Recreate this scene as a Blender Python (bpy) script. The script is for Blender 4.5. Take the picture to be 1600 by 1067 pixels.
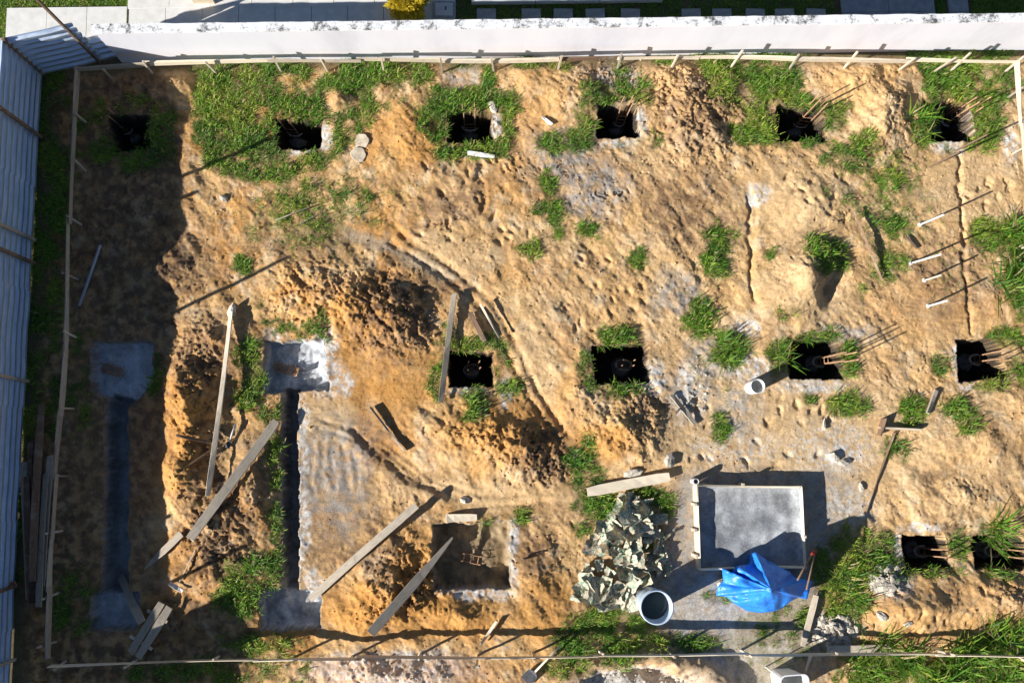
import bpy, math, random
import numpy as np
from mathutils import Vector, Matrix
random.seed(7); rng = np.random.default_rng(11)
sc = bpy.context.scene; COL = sc.collection
for o in list(bpy.data.objects): bpy.data.objects.remove(o)

# ---------------------------------------------------------------- camera, sky, sun, exposure
F = 1280.0; H = 18.5                       # focal length in photo pixels, height of the drone above the plot
_n = np.array([(750-800)/F, -(710-533.5)/F, -1.]); _n /= np.linalg.norm(_n)
_t = np.array([0, 0, -1.]); _v = np.cross(_n, _t); _c = _n @ _t
_K = np.array([[0, -_v[2], _v[1]], [_v[2], 0, -_v[0]], [-_v[1], _v[0], 0]])
R = np.eye(3) + _K + _K @ _K / (1 + _c)
cam = bpy.data.objects.new('camera', bpy.data.cameras.new('camera')); COL.objects.link(cam)
cam.data.sensor_width = 36; cam.data.lens = 36*F/1600; cam.data.clip_end = 2000; cam.data.clip_start = .1
M4 = Matrix([list(map(float, R[i])) + [0.] for i in range(3)] + [[0, 0, 0, 1.]]); M4[2][3] = H
cam.matrix_world = M4; sc.camera = cam
SUN_EL = math.radians(24.0); SH_AZ = math.radians(26.0)      # elevation; direction the shadows run
wd = bpy.data.worlds.new('World'); sc.world = wd; wd.use_nodes = True
nt = wd.node_tree; nt.nodes.clear()
sky = nt.nodes.new('ShaderNodeTexSky'); sky.sky_type = 'NISHITA'; sky.sun_disc = False
bg = nt.nodes.new('ShaderNodeBackground'); out = nt.nodes.new('ShaderNodeOutputWorld')
sky.sun_elevation = SUN_EL
sdx, sdy = -math.cos(SH_AZ), -math.sin(SH_AZ)                 # towards the sun
sky.sun_rotation = math.atan2(sdx, sdy)
sky.air_density = .75; sky.dust_density = .1; sky.ozone_density = 1.6
bg.inputs['Strength'].default_value = 0.05
nt.links.new(sky.outputs[0], bg.inputs[0]); nt.links.new(bg.outputs[0], out.inputs[0])
sl = bpy.data.lights.new('sun', 'SUN'); sl.energy = 5.0; sl.angle = math.radians(.5); sl.color = (1, .96, .90)
sun = bpy.data.objects.new('sun', sl); COL.objects.link(sun)
sun.rotation_euler = Vector((sdx*math.cos(SUN_EL), sdy*math.cos(SUN_EL), math.sin(SUN_EL))).to_track_quat('Z', 'Y').to_euler()
sun.location = (-20, -10, 20)
sc.view_settings.view_transform = 'Standard'; sc.view_settings.look = 'None'
sc.view_settings.gamma = 1; sc.view_settings.exposure = 0.80
sc.render.engine = 'CYCLES'

# ---------------------------------------------------------------- helpers
def P(px, py, z=0.):                       # the point at height z that the photo shows at a pixel
    d = R @ np.array([(px-800)/F, -(py-533.5)/F, -1.]); s = (H-z)/-d[2]
    return np.array([d[0]*s, d[1]*s, z])
def Qv(x, y, z):
    X = np.stack([x, y, z-H], -1) @ R
    return 800+F*X[..., 0]/-X[..., 2], 533.5-F*X[..., 1]/-X[..., 2]
def perlin(x, y, seed=0):
    r = np.random.default_rng(seed); per = r.permutation(512).astype(np.int32)
    g = r.uniform(0, 2*np.pi, 512); gx, gy = np.cos(g), np.sin(g)
    xi = np.floor(x).astype(np.int64); yi = np.floor(y).astype(np.int64); xf = x-xi; yf = y-yi
    u = xf*xf*xf*(xf*(xf*6-15)+10); v = yf*yf*yf*(yf*(yf*6-15)+10)
    def gr(a, b):
        h = per[(per[(xi+a) & 511]+yi+b) & 511]; return gx[h]*(xf-a)+gy[h]*(yf-b)
    return 1.5*((gr(0, 0)*(1-u)+gr(1, 0)*u)*(1-v)+(gr(0, 1)*(1-u)+gr(1, 1)*u)*v)
def fbm(x, y, seed=0, octs=4, gain=.5):
    s = 0; a = 1
    for i in range(octs): s = s+a*perlin(x*2**i+i*17.3, y*2**i-i*9.1, seed+i); a *= gain
    return s
def worley(x, y, seed=0):                  # distance to the nearest of jittered points
    r = np.random.default_rng(seed); jx = r.random(4096); jy = r.random(4096); per = r.permutation(4096)
    xi = np.floor(x).astype(np.int64); yi = np.floor(y).astype(np.int64); best = np.full(x.shape, 9.); idv = np.zeros(x.shape)
    for a in (-1, 0, 1):
        for b in (-1, 0, 1):
            h = per[(per[(xi+a) & 4095]+yi+b) & 4095]
            d = np.hypot(xi+a+jx[h]-x, yi+b+jy[h]-y); m = d < best; best = np.where(m, d, best); idv = np.where(m, jx[h], idv)
    return best, idv

# ---- masks drawn over the plot plan (plan units = photo pixels projected on the ground)
GX0, GY0, GS, GW, GH = -160, -110, 2.0, 970, 650
gx, gy = np.meshgrid(GX0+GS*np.arange(GW), GY0+GS*np.arange(GH))
wx_ = gx+7*fbm(gx/45, gy/45, 3, 4, .6); wy_ = gy+7*fbm(gx/45, gy/45, 9, 4, .6)
px1 = gx+1.6*fbm(gx/22, gy/22, 5, 3); py1 = gy+1.6*fbm(gx/22, gy/22, 8, 3)
def window(x0, x1, y0, y1, m):
    i0 = max(0, int((x0-m-GX0)/GS)); i1 = min(GW, int((x1+m-GX0)/GS)+2); j0 = max(0, int((y0-m-GY0)/GS)); j1 = min(GH, int((y1+m-GY0)/GS)+2)
    return slice(j0, max(j1, j0)), slice(i0, max(i1, i0))
def smooth(e0, e1, x):
    t = np.clip((x-e0)/(e1-e0), 0, 1); return t*t*(3-2*t)
def ell(m, cx, cy, rx, ry, ang=0, soft=.45, val=1., crisp=False):
    s = window(cx-max(rx, ry)*1.6, cx+max(rx, ry)*1.6, cy-max(rx, ry)*1.6, cy+max(rx, ry)*1.6, 16)
    X = (px1 if crisp else wx_)[s]-cx; Y = (py1 if crisp else wy_)[s]-cy; a = math.radians(ang)
    d = np.hypot((X*math.cos(a)+Y*math.sin(a))/rx, (-X*math.sin(a)+Y*math.cos(a))/ry)
    m[s] = np.maximum(m[s], val*smooth(1+soft, 1-soft, d))
def polyd(pts, X, Y):                      # signed distance, inside positive
    d = np.full(X.shape, 1e9); ins = np.zeros(X.shape, bool); n = len(pts)
    for i in range(n):
        (x0, y0), (x1, y1) = pts[i], pts[(i+1) % n]; ex, ey = x1-x0, y1-y0
        t = np.clip(((X-x0)*ex+(Y-y0)*ey)/(ex*ex+ey*ey+1e-9), 0, 1)
        d = np.minimum(d, np.hypot(X-x0-t*ex, Y-y0-t*ey))
        if y0 != y1: ins ^= ((y0 > Y) != (y1 > Y)) & (X < (x1-x0)*(Y-y0)/(y1-y0)+x0)
    return np.where(ins, d, -d)
def poly(m, pts, soft=8, val=1., crisp=False):
    xs = [p[0] for p in pts]; ys = [p[1] for p in pts]; s = window(min(xs), max(xs), min(ys), max(ys), soft+16)
    d = polyd(pts, (px1 if crisp else wx_)[s], (py1 if crisp else wy_)[s])
    m[s] = np.maximum(m[s], val*smooth(-soft, soft, d))
def line(m, pts, w, soft=None, val=1., crisp=False):
    soft = soft or w*.6; xs = [p[0] for p in pts]; ys = [p[1] for p in pts]; s = window(min(xs), max(xs), min(ys), max(ys), w+soft+16)
    X = (px1 if crisp else wx_)[s]; Y = (py1 if crisp else wy_)[s]; d = np.full(X.shape, 1e9)
    for (x0, y0), (x1, y1) in zip(pts, pts[1:]):
        ex, ey = x1-x0, y1-y0; t = np.clip(((X-x0)*ex+(Y-y0)*ey)/(ex*ex+ey*ey+1e-9), 0, 1)
        d = np.minimum(d, np.hypot(X-x0-t*ex, Y-y0-t*ey))
    m[s] = np.maximum(m[s], val*smooth(w/2+soft, w/2-soft*.3, d))
Z0 = lambda: np.zeros((GH, GW), np.float64)
def rast(m, x, y):                         # bilinear look-up at plan position of world x, y
    u, v = Qv(x, y, np.zeros_like(x)); u = np.clip((u-GX0)/GS, 0, GW-1.01); v = np.clip((v-GY0)/GS, 0, GH-1.01)
    i = u.astype(int); j = v.astype(int); a = u-i; b = v-j
    return (m[j, i]*(1-a)+m[j, i+1]*a)*(1-b)+(m[j+1, i]*(1-a)+m[j+1, i+1]*a)*b

# ---------------------------------------------------------------- plan of the plot
# footing pits: corners (clockwise from upper left), depth
PITS_ = [
 ([(170, 180), (236, 182), (236, 232), (174, 234)], 1.25), ([(431, 186), (499, 190), (500, 232), (432, 236)], 1.2),
 ([(700, 176), (766, 178), (770, 222), (702, 224)], 1.3), ([(934, 166), (990, 168), (995, 214), (934, 216)], 1.3),
 ([(1215, 164), (1278, 172), (1283, 221), (1213, 222)], 1.3), ([(1443, 160), (1500, 162), (1513, 220), (1448, 220)], 1.3),
 ([(702, 550), (769, 551), (769, 604), (702, 605)], 1.4), ([(926, 540), (1005, 538), (1012, 596), (930, 602)], 1.4),
 ([(1231, 532), (1300, 530), (1311, 592), (1234, 590)], 1.4), ([(1495, 532), (1546, 530), (1561, 588), (1500, 596)], 1.3),
 ([(1410, 838), (1462, 838), (1477, 886), (1416, 890)], 1.3), ([(1518, 838), (1584, 836), (1592, 886), (1522, 888)], 1.3),
 ([(676, 820), (795, 816), (798, 917), (678, 920)], .42),
 ([(413, 534), (506, 530), (514, 608), (413, 616)], .36), ([(143, 534), (238, 534), (238, 600), (200, 632), (160, 618), (143, 608)], .4),
 ([(440, 606), (465, 606), (467, 925), (441, 925)], .85), ([(404, 920), (500, 922), (501, 982), (405, 986)], .45),
 ([(166, 615), (200, 625), (200, 930), (160, 930)], .7), ([(146, 926), (216, 926), (216, 980), (140, 984)], .45)]
PITS = [([(x+max(0, (x-750)*.014)*(k in (1, 2)), y) for k, (x, y) in enumerate(q)] if i < 12 and len(q) == 4 else q, d) for i, (q, d) in enumerate(PITS_)]
pit = Z0(); pitmask = Z0()
for k, (q, dep) in enumerate(PITS):
    t = Z0(); poly(t, q, 1.6, 1., crisp=True); pit = np.maximum(pit, t*dep); pitmask = np.maximum(pitmask, t)
mound = Z0()
def hump(cx, cy, rx, ry, h, ang=0, pw=1.5):
    s = window(cx-2.6*max(rx, ry), cx+2.6*max(rx, ry), cy-2.6*max(rx, ry), cy+2.6*max(rx, ry), 4); a = math.radians(ang)
    X = wx_[s]-cx; Y = wy_[s]-cy; d2 = ((X*math.cos(a)+Y*math.sin(a))/rx)**2+((-X*math.sin(a)+Y*math.cos(a))/ry)**2
    mound[s] += h*np.exp(-d2**(pw/2)*1.1)
for a in [(555, 485, 90, 55, .42, 10), (620, 500, 42, 55, .26), (470, 440, 60, 40, .18), (298, 640, 34, 60, .5), (290, 740, 32, 60, .42), (330, 520, 40, 45, .3),
          (350, 800, 50, 50, .35), (330, 870, 50, 40, .3), (400, 760, 28, 80, .28), (800, 695, 66, 44, .56, 15), (690, 675, 60, 40, .24, 20),
          (970, 668, 58, 44, .46, 10), (905, 615, 26, 50, .18), (1440, 945, 75, 40, .42), (1400, 960, 50, 35, .25), (1560, 930, 60, 40, .35), (1530, 690, 55, 45, .38, 25), (1590, 640, 40, 40, .3),
          (1500, 780, 70, 40, .22), (1258, 428, 36, 44, .42), (1220, 470, 60, 50, .2), (1270, 320, 70, 50, .3, 20), (1320, 250, 40, 25, .2), (1375, 190, 38, 60, .45, 10), (1340, 130, 50, 30, .2),
          (1075, 150, 60, 60, .32, 30), (1090, 220, 50, 50, .2), (900, 160, 60, 40, .2), (600, 920, 45, 62, .42, 10), (565, 960, 40, 30, .15), (640, 215, 60, 50, .24), (533, 160, 20, 16, .25), (600, 140, 40, 25, .12),
          (830, 130, 50, 30, .15), (720, 300, 70, 50, .1), (1000, 330, 120, 70, .12, 35), (870, 480, 100, 60, .1, 30), (720, 960, 70, 26, .3), (830, 900, 36, 50, .22), (600, 1052, 120, 30, .3),
          (270, 130, 30, 30, .2), (290, 250, 20, 50, .12), (260, 420, 40, 30, .25), (290, 590, 30, 26, .2), (1470, 700, 40, 50, .15), (1380, 905, 24, 22, .2), (1300, 985, 30, 22, .15), (1550, 470, 40, 30, .12)]: hump(*a)
hump(1250, 446, 26, 34, .16); hump(1296, 450, 16, 26, -.40)
path = Z0()                                # trodden or wheeled smooth ground
line(path, [(520, 360), (600, 375), (680, 410), (760, 470), (795, 540), (830, 610), (880, 680), (960, 735), (1040, 745)], 22, 14)
line(path, [(460, 640), (560, 650), (640, 740), (720, 785), (820, 785), (900, 770)], 30, 18)
line(path, [(560, 590), (600, 620), (560, 660)], 60, 30)
line(path, [(1300, 640), (1340, 720), (1310, 800)], 90, 40); ell(path, 1090, 700, 60, 80); ell(path, 1250, 690, 130, 60); ell(path, 1100, 930, 90, 90)
line(path, [(768, 250), (770, 330), (790, 420), (800, 480)], 16, 10); line(path, [(1176, 300), (1180, 470)], 12, 8); ell(path, 520, 760, 60, 90, 0, .5, .6); ell(path, 1500, 300, 80, 60, 0, .5, .7)
groove = Z0()
line(groove, [(748, 256), (752, 290), (754, 325)], 7, 7, .07); line(groove, [(1498, 240), (1503, 330), (1510, 420), (1516, 520)], 4, 4, .085); 
for off in (0, 17): line(groove, [(610+off, 378-off*.6), (690+off, 428-off*.6), (752+off, 480-off*.5), (790+off, 545-off*.3), (826+off, 620-off*.3), (872+off, 690-off*.4)], 5, 5, .05, crisp=True)
for off in (0, 15): line(groove, [(500, 655+off), (600, 690+off*.8), (680, 752+off), (760, 776+off), (860, 768+off)], 4, 5, .03, crisp=True)
line(groove, [(1166, 310), (1172, 400), (1176, 470)], 3, 3, .06); line(groove, [(548, 672), (590, 710), (640, 750), (700, 772)], 6, 7, .05, crisp=True); line(groove, [(1060, 370), (1085, 420), (1092, 455)], 6, 7, .04)
for x in (486, 503, 520, 537, 554): line(groove, [(x, 690), (x+2, 760)], 6, 6, .012)
ridge = Z0()
line(ridge, [(556, 664), (600, 700), (650, 740), (710, 765)], 8, 12, .0); line(ridge, [(540, 680), (583, 718), (633, 758), (690, 780)], 10, 14, .06); line(ridge, [(1183, 300), (1186, 470)], 4, 6, .028); rf = np.random.default_rng(17)
for (x0, y0, x1, y1, n_) in [(1215, 275, 1335, 345, 22), (1010, 130, 1100, 245, 18), (545, 425, 640, 505, 16), (870, 400, 1010, 520, 26), (1060, 620, 1330, 730, 30), (640, 240, 860, 400, 30), (1380, 920, 1560, 985, 16), (1450, 270, 1580, 330, 10), (930, 600, 1010, 700, 10)]:
    for _ in range(n_): ell(groove, rf.uniform(x0, x1), rf.uniform(y0, y1), rf.uniform(5.5, 8.5), rf.uniform(2.8, 4), rf.choice([35, 50, -40, 80, 120])+rf.normal(0, 15), .55, rf.uniform(.035, .075), True)
groove *= .55+.45*smooth(-.3, .2, fbm(gx/12, gy/12, 59, 3))
for x in (495, 512, 529, 546): line(ridge, [(x, 690), (x+2, 765)], 5, 6, .01)
ring = Z0(); s_ = np.hypot((wx_-1010)/135, (wy_-1080)/58); ring = .3*np.exp(-((s_-.93)/.18)**2); ring -= .25*smooth(.85, .5, s_)
ring += .30*np.exp(-(((wx_-990)/70)**2+((wy_-1074)/22)**2)); ring *= (gy > 990)
flat = Z0(); poly(flat, [(1040, 760), (1300, 740), (1290, 940), (1230, 1100), (1050, 960)], 25); poly(flat, [(80, 520), (260, 520), (260, 1000), (80, 1000)], 20, .6)
ell(flat, 520, 760, 60, 110, 0, .4, .55)
rough = np.clip(.11+smooth(.1, .4, mound)*.62, 0, 1)
for e in [(610, 500, 70, 70), (840, 720, 70, 50), (1010, 660, 40, 60), (340, 840, 60, 70), (310, 560, 40, 60), (1080, 170, 70, 90), (950, 120, 60, 40), (640, 900, 60, 60), (500, 470, 80, 60)]: ell(rough, *e, val=.72)
for e in [(1265, 320, 60, 50), (1230, 450, 60, 50), (1460, 940, 90, 40), (1540, 690, 70, 60), (1360, 200, 30, 60)]:      # smoother sand heaps
    t = Z0(); ell(t, *e); rough *= 1-.55*t
rough *= (1-.9*path)*(1-.85*flat)

calm = Z0()
for e in [(1245, 330, 90, 70), (1250, 460, 80, 40), (1520, 290, 80, 60), (1230, 680, 210, 70), (1440, 955, 120, 45), (1480, 490, 80, 40), (1530, 690, 80, 60), (810, 560, 45, 90), (700, 400, 70, 40), (470, 250, 60, 40), (620, 590, 70, 40), (1010, 1050, 140, 40)]: ell(calm, *e, 0, .6)
rough *= 1-.6*calm
# ground colours (albedo, in places with shade painted in)
SAND, ORANGE, BROWN, DARK, GREY, LIME, TAN = (.67, .425, .19), (.58, .29, .09), (.27, .165, .095), (.105, .066, .045), (.38, .36, .33), (.69, .68, .65), (.68, .47, .25)
base = np.empty((GH, GW, 3)); base[:] = SAND
def tint(c, m): base[:] = base*(1-m[..., None])+np.array(c)*m[..., None]
n1 = smooth(-.5, .6, fbm(gx/90, gy/90, 21, 4, .6)); n2 = smooth(-.1, .8, fbm(gx/60, gy/60, 31, 5, .65)); n3 = smooth(.1, .7, fbm(gx/30, gy/30, 41, 4, .7))
tint(TAN, n1*.8*smooth(400, 1000, gx)); tint(ORANGE, smooth(-.3, .6, fbm(gx/110, gy/110, 51, 5, .65))*.8*smooth(1150, 550, gx)); tint((.56, .36, .19), smooth(0, .6, fbm(gx/70, gy/50, 53, 5, .7))*.6)
tint((.40, .235, .115), n3*.3); tint((.44, .25, .11), smooth(.15, .75, fbm(gx/24+gy/60, gy/24-gx/60, 55, 4, .75))*.4); tint((.70, .57, .39), smooth(.2, .8, fbm(gx/40, gy/40, 57, 5, .7))*.45)
def region(c, ells, k=1., mod=None):
    m = Z0()
    for e in ells:
        if isinstance(e, list): poly(m, e, 16)
        else: ell(m, *e)
    tint(c, m*k*(1 if mod is None else mod))
nz = smooth(-.45, .35, fbm(gx/16, gy/16, 61, 4, .7)); nzc = smooth(-.25, .2, fbm(gx/9, gy/9, 66, 4, .8))
region((.58, .285, .075), [(290, 640, 50, 60), (280, 720, 40, 60), (630, 590, 90, 50), (560, 950, 90, 40), (700, 960, 120, 40), (850, 950, 50, 60), (660, 880, 40, 60), (800, 670, 110, 50), (640, 210, 60, 40), (440, 990, 60, 40), (560, 520, 60, 60), (940, 690, 60, 30)], .75)
region(ORANGE, [(1450, 960, 130, 60), (1560, 940, 70, 50), (1570, 500, 30, 40), (1440, 480, 90, 40)], .35)
region(BROWN, [(610, 510, 60, 70), (850, 710, 50, 50), (520, 800, 60, 110), (560, 700, 60, 60), (1080, 180, 60, 60), (330, 560, 60, 70), (350, 830, 70, 90), (1015, 660, 30, 50), (210, 440, 80, 330), (960, 120, 60, 30), (890, 280, 60, 60), (420, 720, 40, 60), (830, 850, 30, 50), (700, 440, 40, 30), (1480, 440, 60, 60), (480, 370, 80, 40), (560, 840, 70, 50), (300, 430, 50, 40), (500, 740, 50, 90), (660, 760, 60, 20), (1075, 330, 70, 60), (700, 320, 60, 30)], .8, .3+.7*nz)
region(DARK, [(320, 570, 28, 30), (330, 690, 26, 50), (275, 410, 30, 50), (620, 470, 50, 60), (850, 720, 40, 40), (1460, 745, 22, 32), (1485, 820, 20, 30), (345, 780, 40, 60), (330, 880, 50, 40), (65, 400, 45, 340), (60, 900, 90, 180), (200, 1040, 220, 30), (210, 210, 70, 70), (1500, 845, 20, 18), (640, 920, 22, 40), (1250, 380, 20, 20)], .7, nz)  # dark earth; the mounds' shaded sides are painted in with it
region((.165, .108, .068), [[(90, 100), (268, 110), (285, 250), (275, 420), (262, 560), (240, 800), (262, 930), (400, 960), (400, 1060), (60, 1070)]], .8, .45+.55*nz)  # brown topsoil, painted darker over the outline of the fence shadow
region(TAN, [(1300, 680, 160, 90), (1140, 640, 90, 60), (1260, 450, 60, 50), (1520, 290, 70, 50), (1240, 320, 60, 60), (1060, 700, 60, 60), (840, 560, 30, 70), (700, 400, 80, 30), (1340, 780, 60, 50), (740, 770, 140, 24), (500, 660, 60, 30)], .7)
region(GREY, [[(1050, 800), (1080, 740), (1300, 745), (1300, 840), (1270, 960), (1240, 1090), (1130, 1090), (1030, 960)], (1150, 640, 40, 40), (1080, 620, 40, 40), (1040, 860, 30, 60), (525, 740, 50, 90), (880, 240, 50, 40), (930, 300, 50, 50), (1290, 790, 60, 50), (1110, 560, 40, 40), (960, 130, 40, 36), (1220, 1010, 90, 60), (1060, 460, 40, 30), (1310, 520, 60, 16), (720, 125, 30, 26)], .8, .3+.7*nz)
region(GREY, [[(1060, 760), (1085, 735), (1290, 738), (1300, 830), (1275, 950), (1240, 1090), (1110, 1090), (1040, 1000), (1040, 850)]], .9, .55+.45*nz)
region((.66, .62, .55), [(1300, 700, 70, 40), (1150, 700, 70, 30), (1000, 940, 30, 20), (1110, 950, 60, 30), (1200, 1020, 50, 30), (1330, 790, 40, 30)], .7, nzc)
region(LIME, [(505, 565, 22, 50), (520, 590, 22, 26), (475, 720, 8, 100), (472, 830, 12, 60), (490, 915, 14, 30), (508, 210, 12, 22), (470, 238, 22, 7), (775, 195, 10, 20), (742, 240, 30, 6), (1000, 195, 9, 22), (965, 226, 28, 8), (1022, 590, 18, 26), (1075, 600, 12, 30), (1062, 640, 10, 20), (1270, 600, 50, 10), (1180, 310, 18, 18), (1165, 510, 22, 12), (1170, 575, 34, 22), (790, 605, 8, 26), (735, 612, 26, 8), (1480, 228, 26, 10), (1510, 200, 8, 24), (1405, 860, 7, 28), (1440, 828, 26, 8), (1512, 600, 14, 10), (1496, 560, 7, 30), (785, 830, 22, 12), (800, 860, 9, 50), (745, 925, 50, 10), (600, 1045, 120, 26), (990, 1062, 70, 18), (1310, 715, 30, 20), (1385, 900, 30, 24), (640, 1025, 60, 12), (425, 525, 16, 10), (1300, 980, 34, 24), (540, 600, 10, 20), (1580, 225, 14, 30)], .9, .12+.88*nzc)
limem = Z0()
for e in [(508, 212, 11, 22), (470, 240, 24, 6), (778, 195, 10, 20), (1002, 195, 9, 22), (965, 227, 28, 7), (1024, 590, 16, 24), (1270, 602, 46, 8), (792, 605, 8, 26), (735, 614, 26, 7), (1480, 230, 28, 9), (1514, 200, 8, 24), (1403, 860, 8, 28), (1440, 828, 26, 8), (1494, 560, 7, 30), (518, 560, 14, 44), (472, 760, 6, 140), (800, 860, 9, 50), (745, 926, 50, 9)]: ell(limem, *e)
tint((.70, .68, .63), limem*.75*(.1+.9*nzc))
t = Z0(); s_ = np.hypot((wx_-1010)/135, (wy_-1080)/58); tint((.40, .29, .18), np.exp(-((s_-.95)/.16)**2)*.8*(gy > 990))
region((.70, .46, .34), [(560, 1050, 90, 24), (680, 1048, 80, 22)], .75, .4+.6* smooth(0, .6, fbm(gx/14, gy/14, 71, 3)))
region((.46, .36, .16), [(470, 345, 80, 36), (450, 130, 26, 24), (540, 320, 50, 30), (1200, 1000, 60, 60), (1400, 330, 40, 60), (1230, 950, 40, 30)], .6, nz)
t = Z0(); line(t, [(545, 365), (640, 400), (700, 430)], 12, 8); tint((.5, .40, .28), t*.7)
for x in (486, 503, 520, 537, 554): t = Z0(); line(t, [(x+6, 688), (x+8, 770)], 4, 4); tint((.50, .40, .30), t*.5*nz)
t = Z0(); ell(t, 995, 1072, 90, 26); tint((.66, .64, .60), t*.9)
t = Z0(); ell(t, 1384, 903, 32, 28); ell(t, 1300, 985, 42, 28); tint((.50, .44, .36), t*.7*nzc)
# grass density
gd = Z0()
def G(ells, k=1.):
    for e in ells:
        if isinstance(e, list): poly(gd, e, 9, k)
        else: ell(gd, e[0], e[1], e[2], e[3], 0, .3, (e[4] if len(e) > 4 else 1)*k)
G([[(300, 104), (420, 99), (560, 98), (680, 98), (668, 122), (640, 130), (610, 140), (585, 185), (570, 205), (530, 250), (470, 268), (400, 290), (335, 268), (305, 215), (298, 150)],
   [(1088, 96), (1180, 98), (1238, 100), (1250, 130), (1256, 152), (1300, 160), (1322, 165), (1312, 195), (1296, 226), (1208, 228), (1178, 215), (1160, 192), (1140, 176), (1112, 165), (1102, 130)],
   [(1438, 100), (1592, 99), (1592, 150), (1568, 190), (1548, 230), (1532, 258), (1514, 230), (1516, 165), (1500, 156), (1446, 156), (1430, 130)]])
G([(690, 165, 26, 26), (672, 190, 20, 34), (742, 155, 64, 18), (790, 180, 14, 40), (745, 234, 54, 8), (680, 215, 18, 18), (705, 238, 20, 8), (775, 230, 20, 12), (760, 125, 14, 20), (850, 103, 40, 6), (740, 103, 50, 5),
   (958, 150, 50, 16), (1006, 150, 14, 20), (914, 180, 18, 34), (885, 222, 46, 17), (1012, 220, 18, 16), (965, 228, 26, 6), (970, 122, 10, 20), (1044, 98, 30, 5), (1155, 212, 18, 13), (1440, 190, 18, 40), (1475, 232, 20, 6, .5),
   (1150, 86, 90, 6), (1225, 86, 40, 6), (1500, 84, 110, 9), (330, 92, 60, 5, .7), (340, 94, 40, 4), (1330, 248, 42, 28), (1385, 290, 36, 50, .26), (1415, 325, 30, 40, .22), (860, 285, 14, 20), (842, 328, 14, 10), (866, 332, 12, 18), (872, 365, 9, 12), (922, 358, 16, 8, .7), (830, 390, 22, 9, .6), (990, 412, 14, 22, .5),
   (1122, 390, 16, 40), (1110, 420, 14, 26), (1135, 370, 26, 10, .7), (1088, 500, 20, 28), (1290, 400, 30, 24), (1380, 412, 30, 26, .6), (1345, 458, 10, 16), (1205, 400, 12, 7), (1225, 490, 14, 8, .7), (1320, 420, 10, 10, .6), (1395, 350, 14, 14),
   (1545, 368, 36, 26), (1585, 395, 24, 60), (1570, 540, 34, 28), (1580, 575, 26, 30), (1548, 605, 22, 12), (1470, 570, 14, 14), (1588, 470, 14, 40),
   (745, 540, 44, 12), (684, 580, 10, 44), (786, 570, 13, 34), (792, 610, 16, 15), (744, 632, 16, 24), (706, 520, 14, 14), (720, 614, 16, 8),
   (966, 527, 46, 11), (917, 574, 15, 36), (965, 608, 34, 8), (938, 545, 10, 14), (1268, 525, 42, 8), (1216, 556, 16, 30), (1322, 568, 10, 28), (1138, 548, 30, 24), (1318, 632, 32, 17), (1266, 618, 14, 8), (1425, 642, 19, 28), (1502, 645, 19, 30),
   (386, 570, 16, 40), (400, 620, 26, 34), (470, 514, 46, 10), (430, 512, 26, 12), (505, 525, 10, 28), (380, 412, 16, 18), (398, 910, 46, 44), (380, 940, 40, 20), (425, 650, 14, 30, .7), (432, 760, 8, 100, .6), (436, 880, 8, 50),
   (60, 300, 46, 260, .8), (40, 560, 30, 160, .7), (30, 760, 22, 160, .6), (212, 240, 60, 26), (252, 205, 26, 40), (160, 205, 14, 40, .8), (200, 165, 50, 14, .7), (115, 930, 40, 50, .6), (240, 580, 16, 40, .6), (130, 240, 20, 90, .3), (330, 1050, 110, 24, .6), (450, 1045, 26, 26, .6), (90, 640, 60, 60, .4), (130, 560, 12, 50, .5), (390, 1000, 80, 18, .4),
   (820, 808, 10, 10), (685, 850, 8, 40, .7), (740, 922, 55, 6, .5), (740, 818, 50, 5, .5), (918, 745, 24, 34), (936, 790, 26, 30), (890, 715, 10, 12), (920, 690, 12, 10), (1002, 776, 38, 14), (1128, 665, 10, 26), (905, 810, 14, 40, .6), (1000, 810, 40, 40, .5),
   (950, 975, 70, 26), (930, 1005, 70, 26), (1010, 1005, 110, 18, .8), (875, 1040, 40, 16, .7), (1090, 1008, 60, 14, .6), (1120, 935, 16, 12, .4), (1200, 985, 50, 30, .3), (1235, 950, 30, 16, .5),
   (1330, 880, 50, 44), (1315, 930, 36, 34), (1368, 858, 30, 30), (1440, 893, 54, 8), (1394, 880, 14, 20), (1558, 895, 44, 9), (1495, 860, 12, 30, .7), (1480, 1050, 140, 20), (1570, 1010, 44, 18), (1340, 1045, 40, 24, .6), (1260, 1020, 18, 14, .5), (1545, 830, 30, 12, .7),
   (480, 300, 56, 22, .36), (500, 340, 50, 22, .3), (470, 372, 60, 14, .3), (560, 300, 40, 20, .2), (610, 170, 50, 16, .4), (1300, 300, 20, 20, .2), (1420, 760, 12, 16, .2), (1130, 850, 8, 8, .2), (1400, 700, 16, 20, .3)])
holes = Z0()
for e in [(445, 128, 24, 16), (500, 108, 30, 10), (533, 160, 22, 14), (480, 125, 20, 10), (600, 150, 16, 16), (1200, 104, 10, 4), (340, 250, 12, 8), (545, 200, 14, 14), (560, 240, 22, 20)]: ell(holes, *e, val=.85)
gd *= (1-holes)*(1-.85*limem)
nb = fbm(gx/13, gy/13, 81, 4, .65); nb2 = fbm(gx/38, gy/38, 87, 3, .6); gd = np.clip(gd*1.15+(nb*.65+nb2*.95-.14)*(gd > .02), 0, 1); gd = np.where(gd > .06, gd, 0)*(1-smooth(.3, .8, pitmask))
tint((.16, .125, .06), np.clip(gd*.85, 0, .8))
# pit floors and walls
def tint_pit(idx, c, k=1.):
    for i in idx:
        t = Z0(); poly(t, PITS[i][0], 3, 1., crisp=True); tint(c, t*k*(.75+.25*nz))

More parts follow.
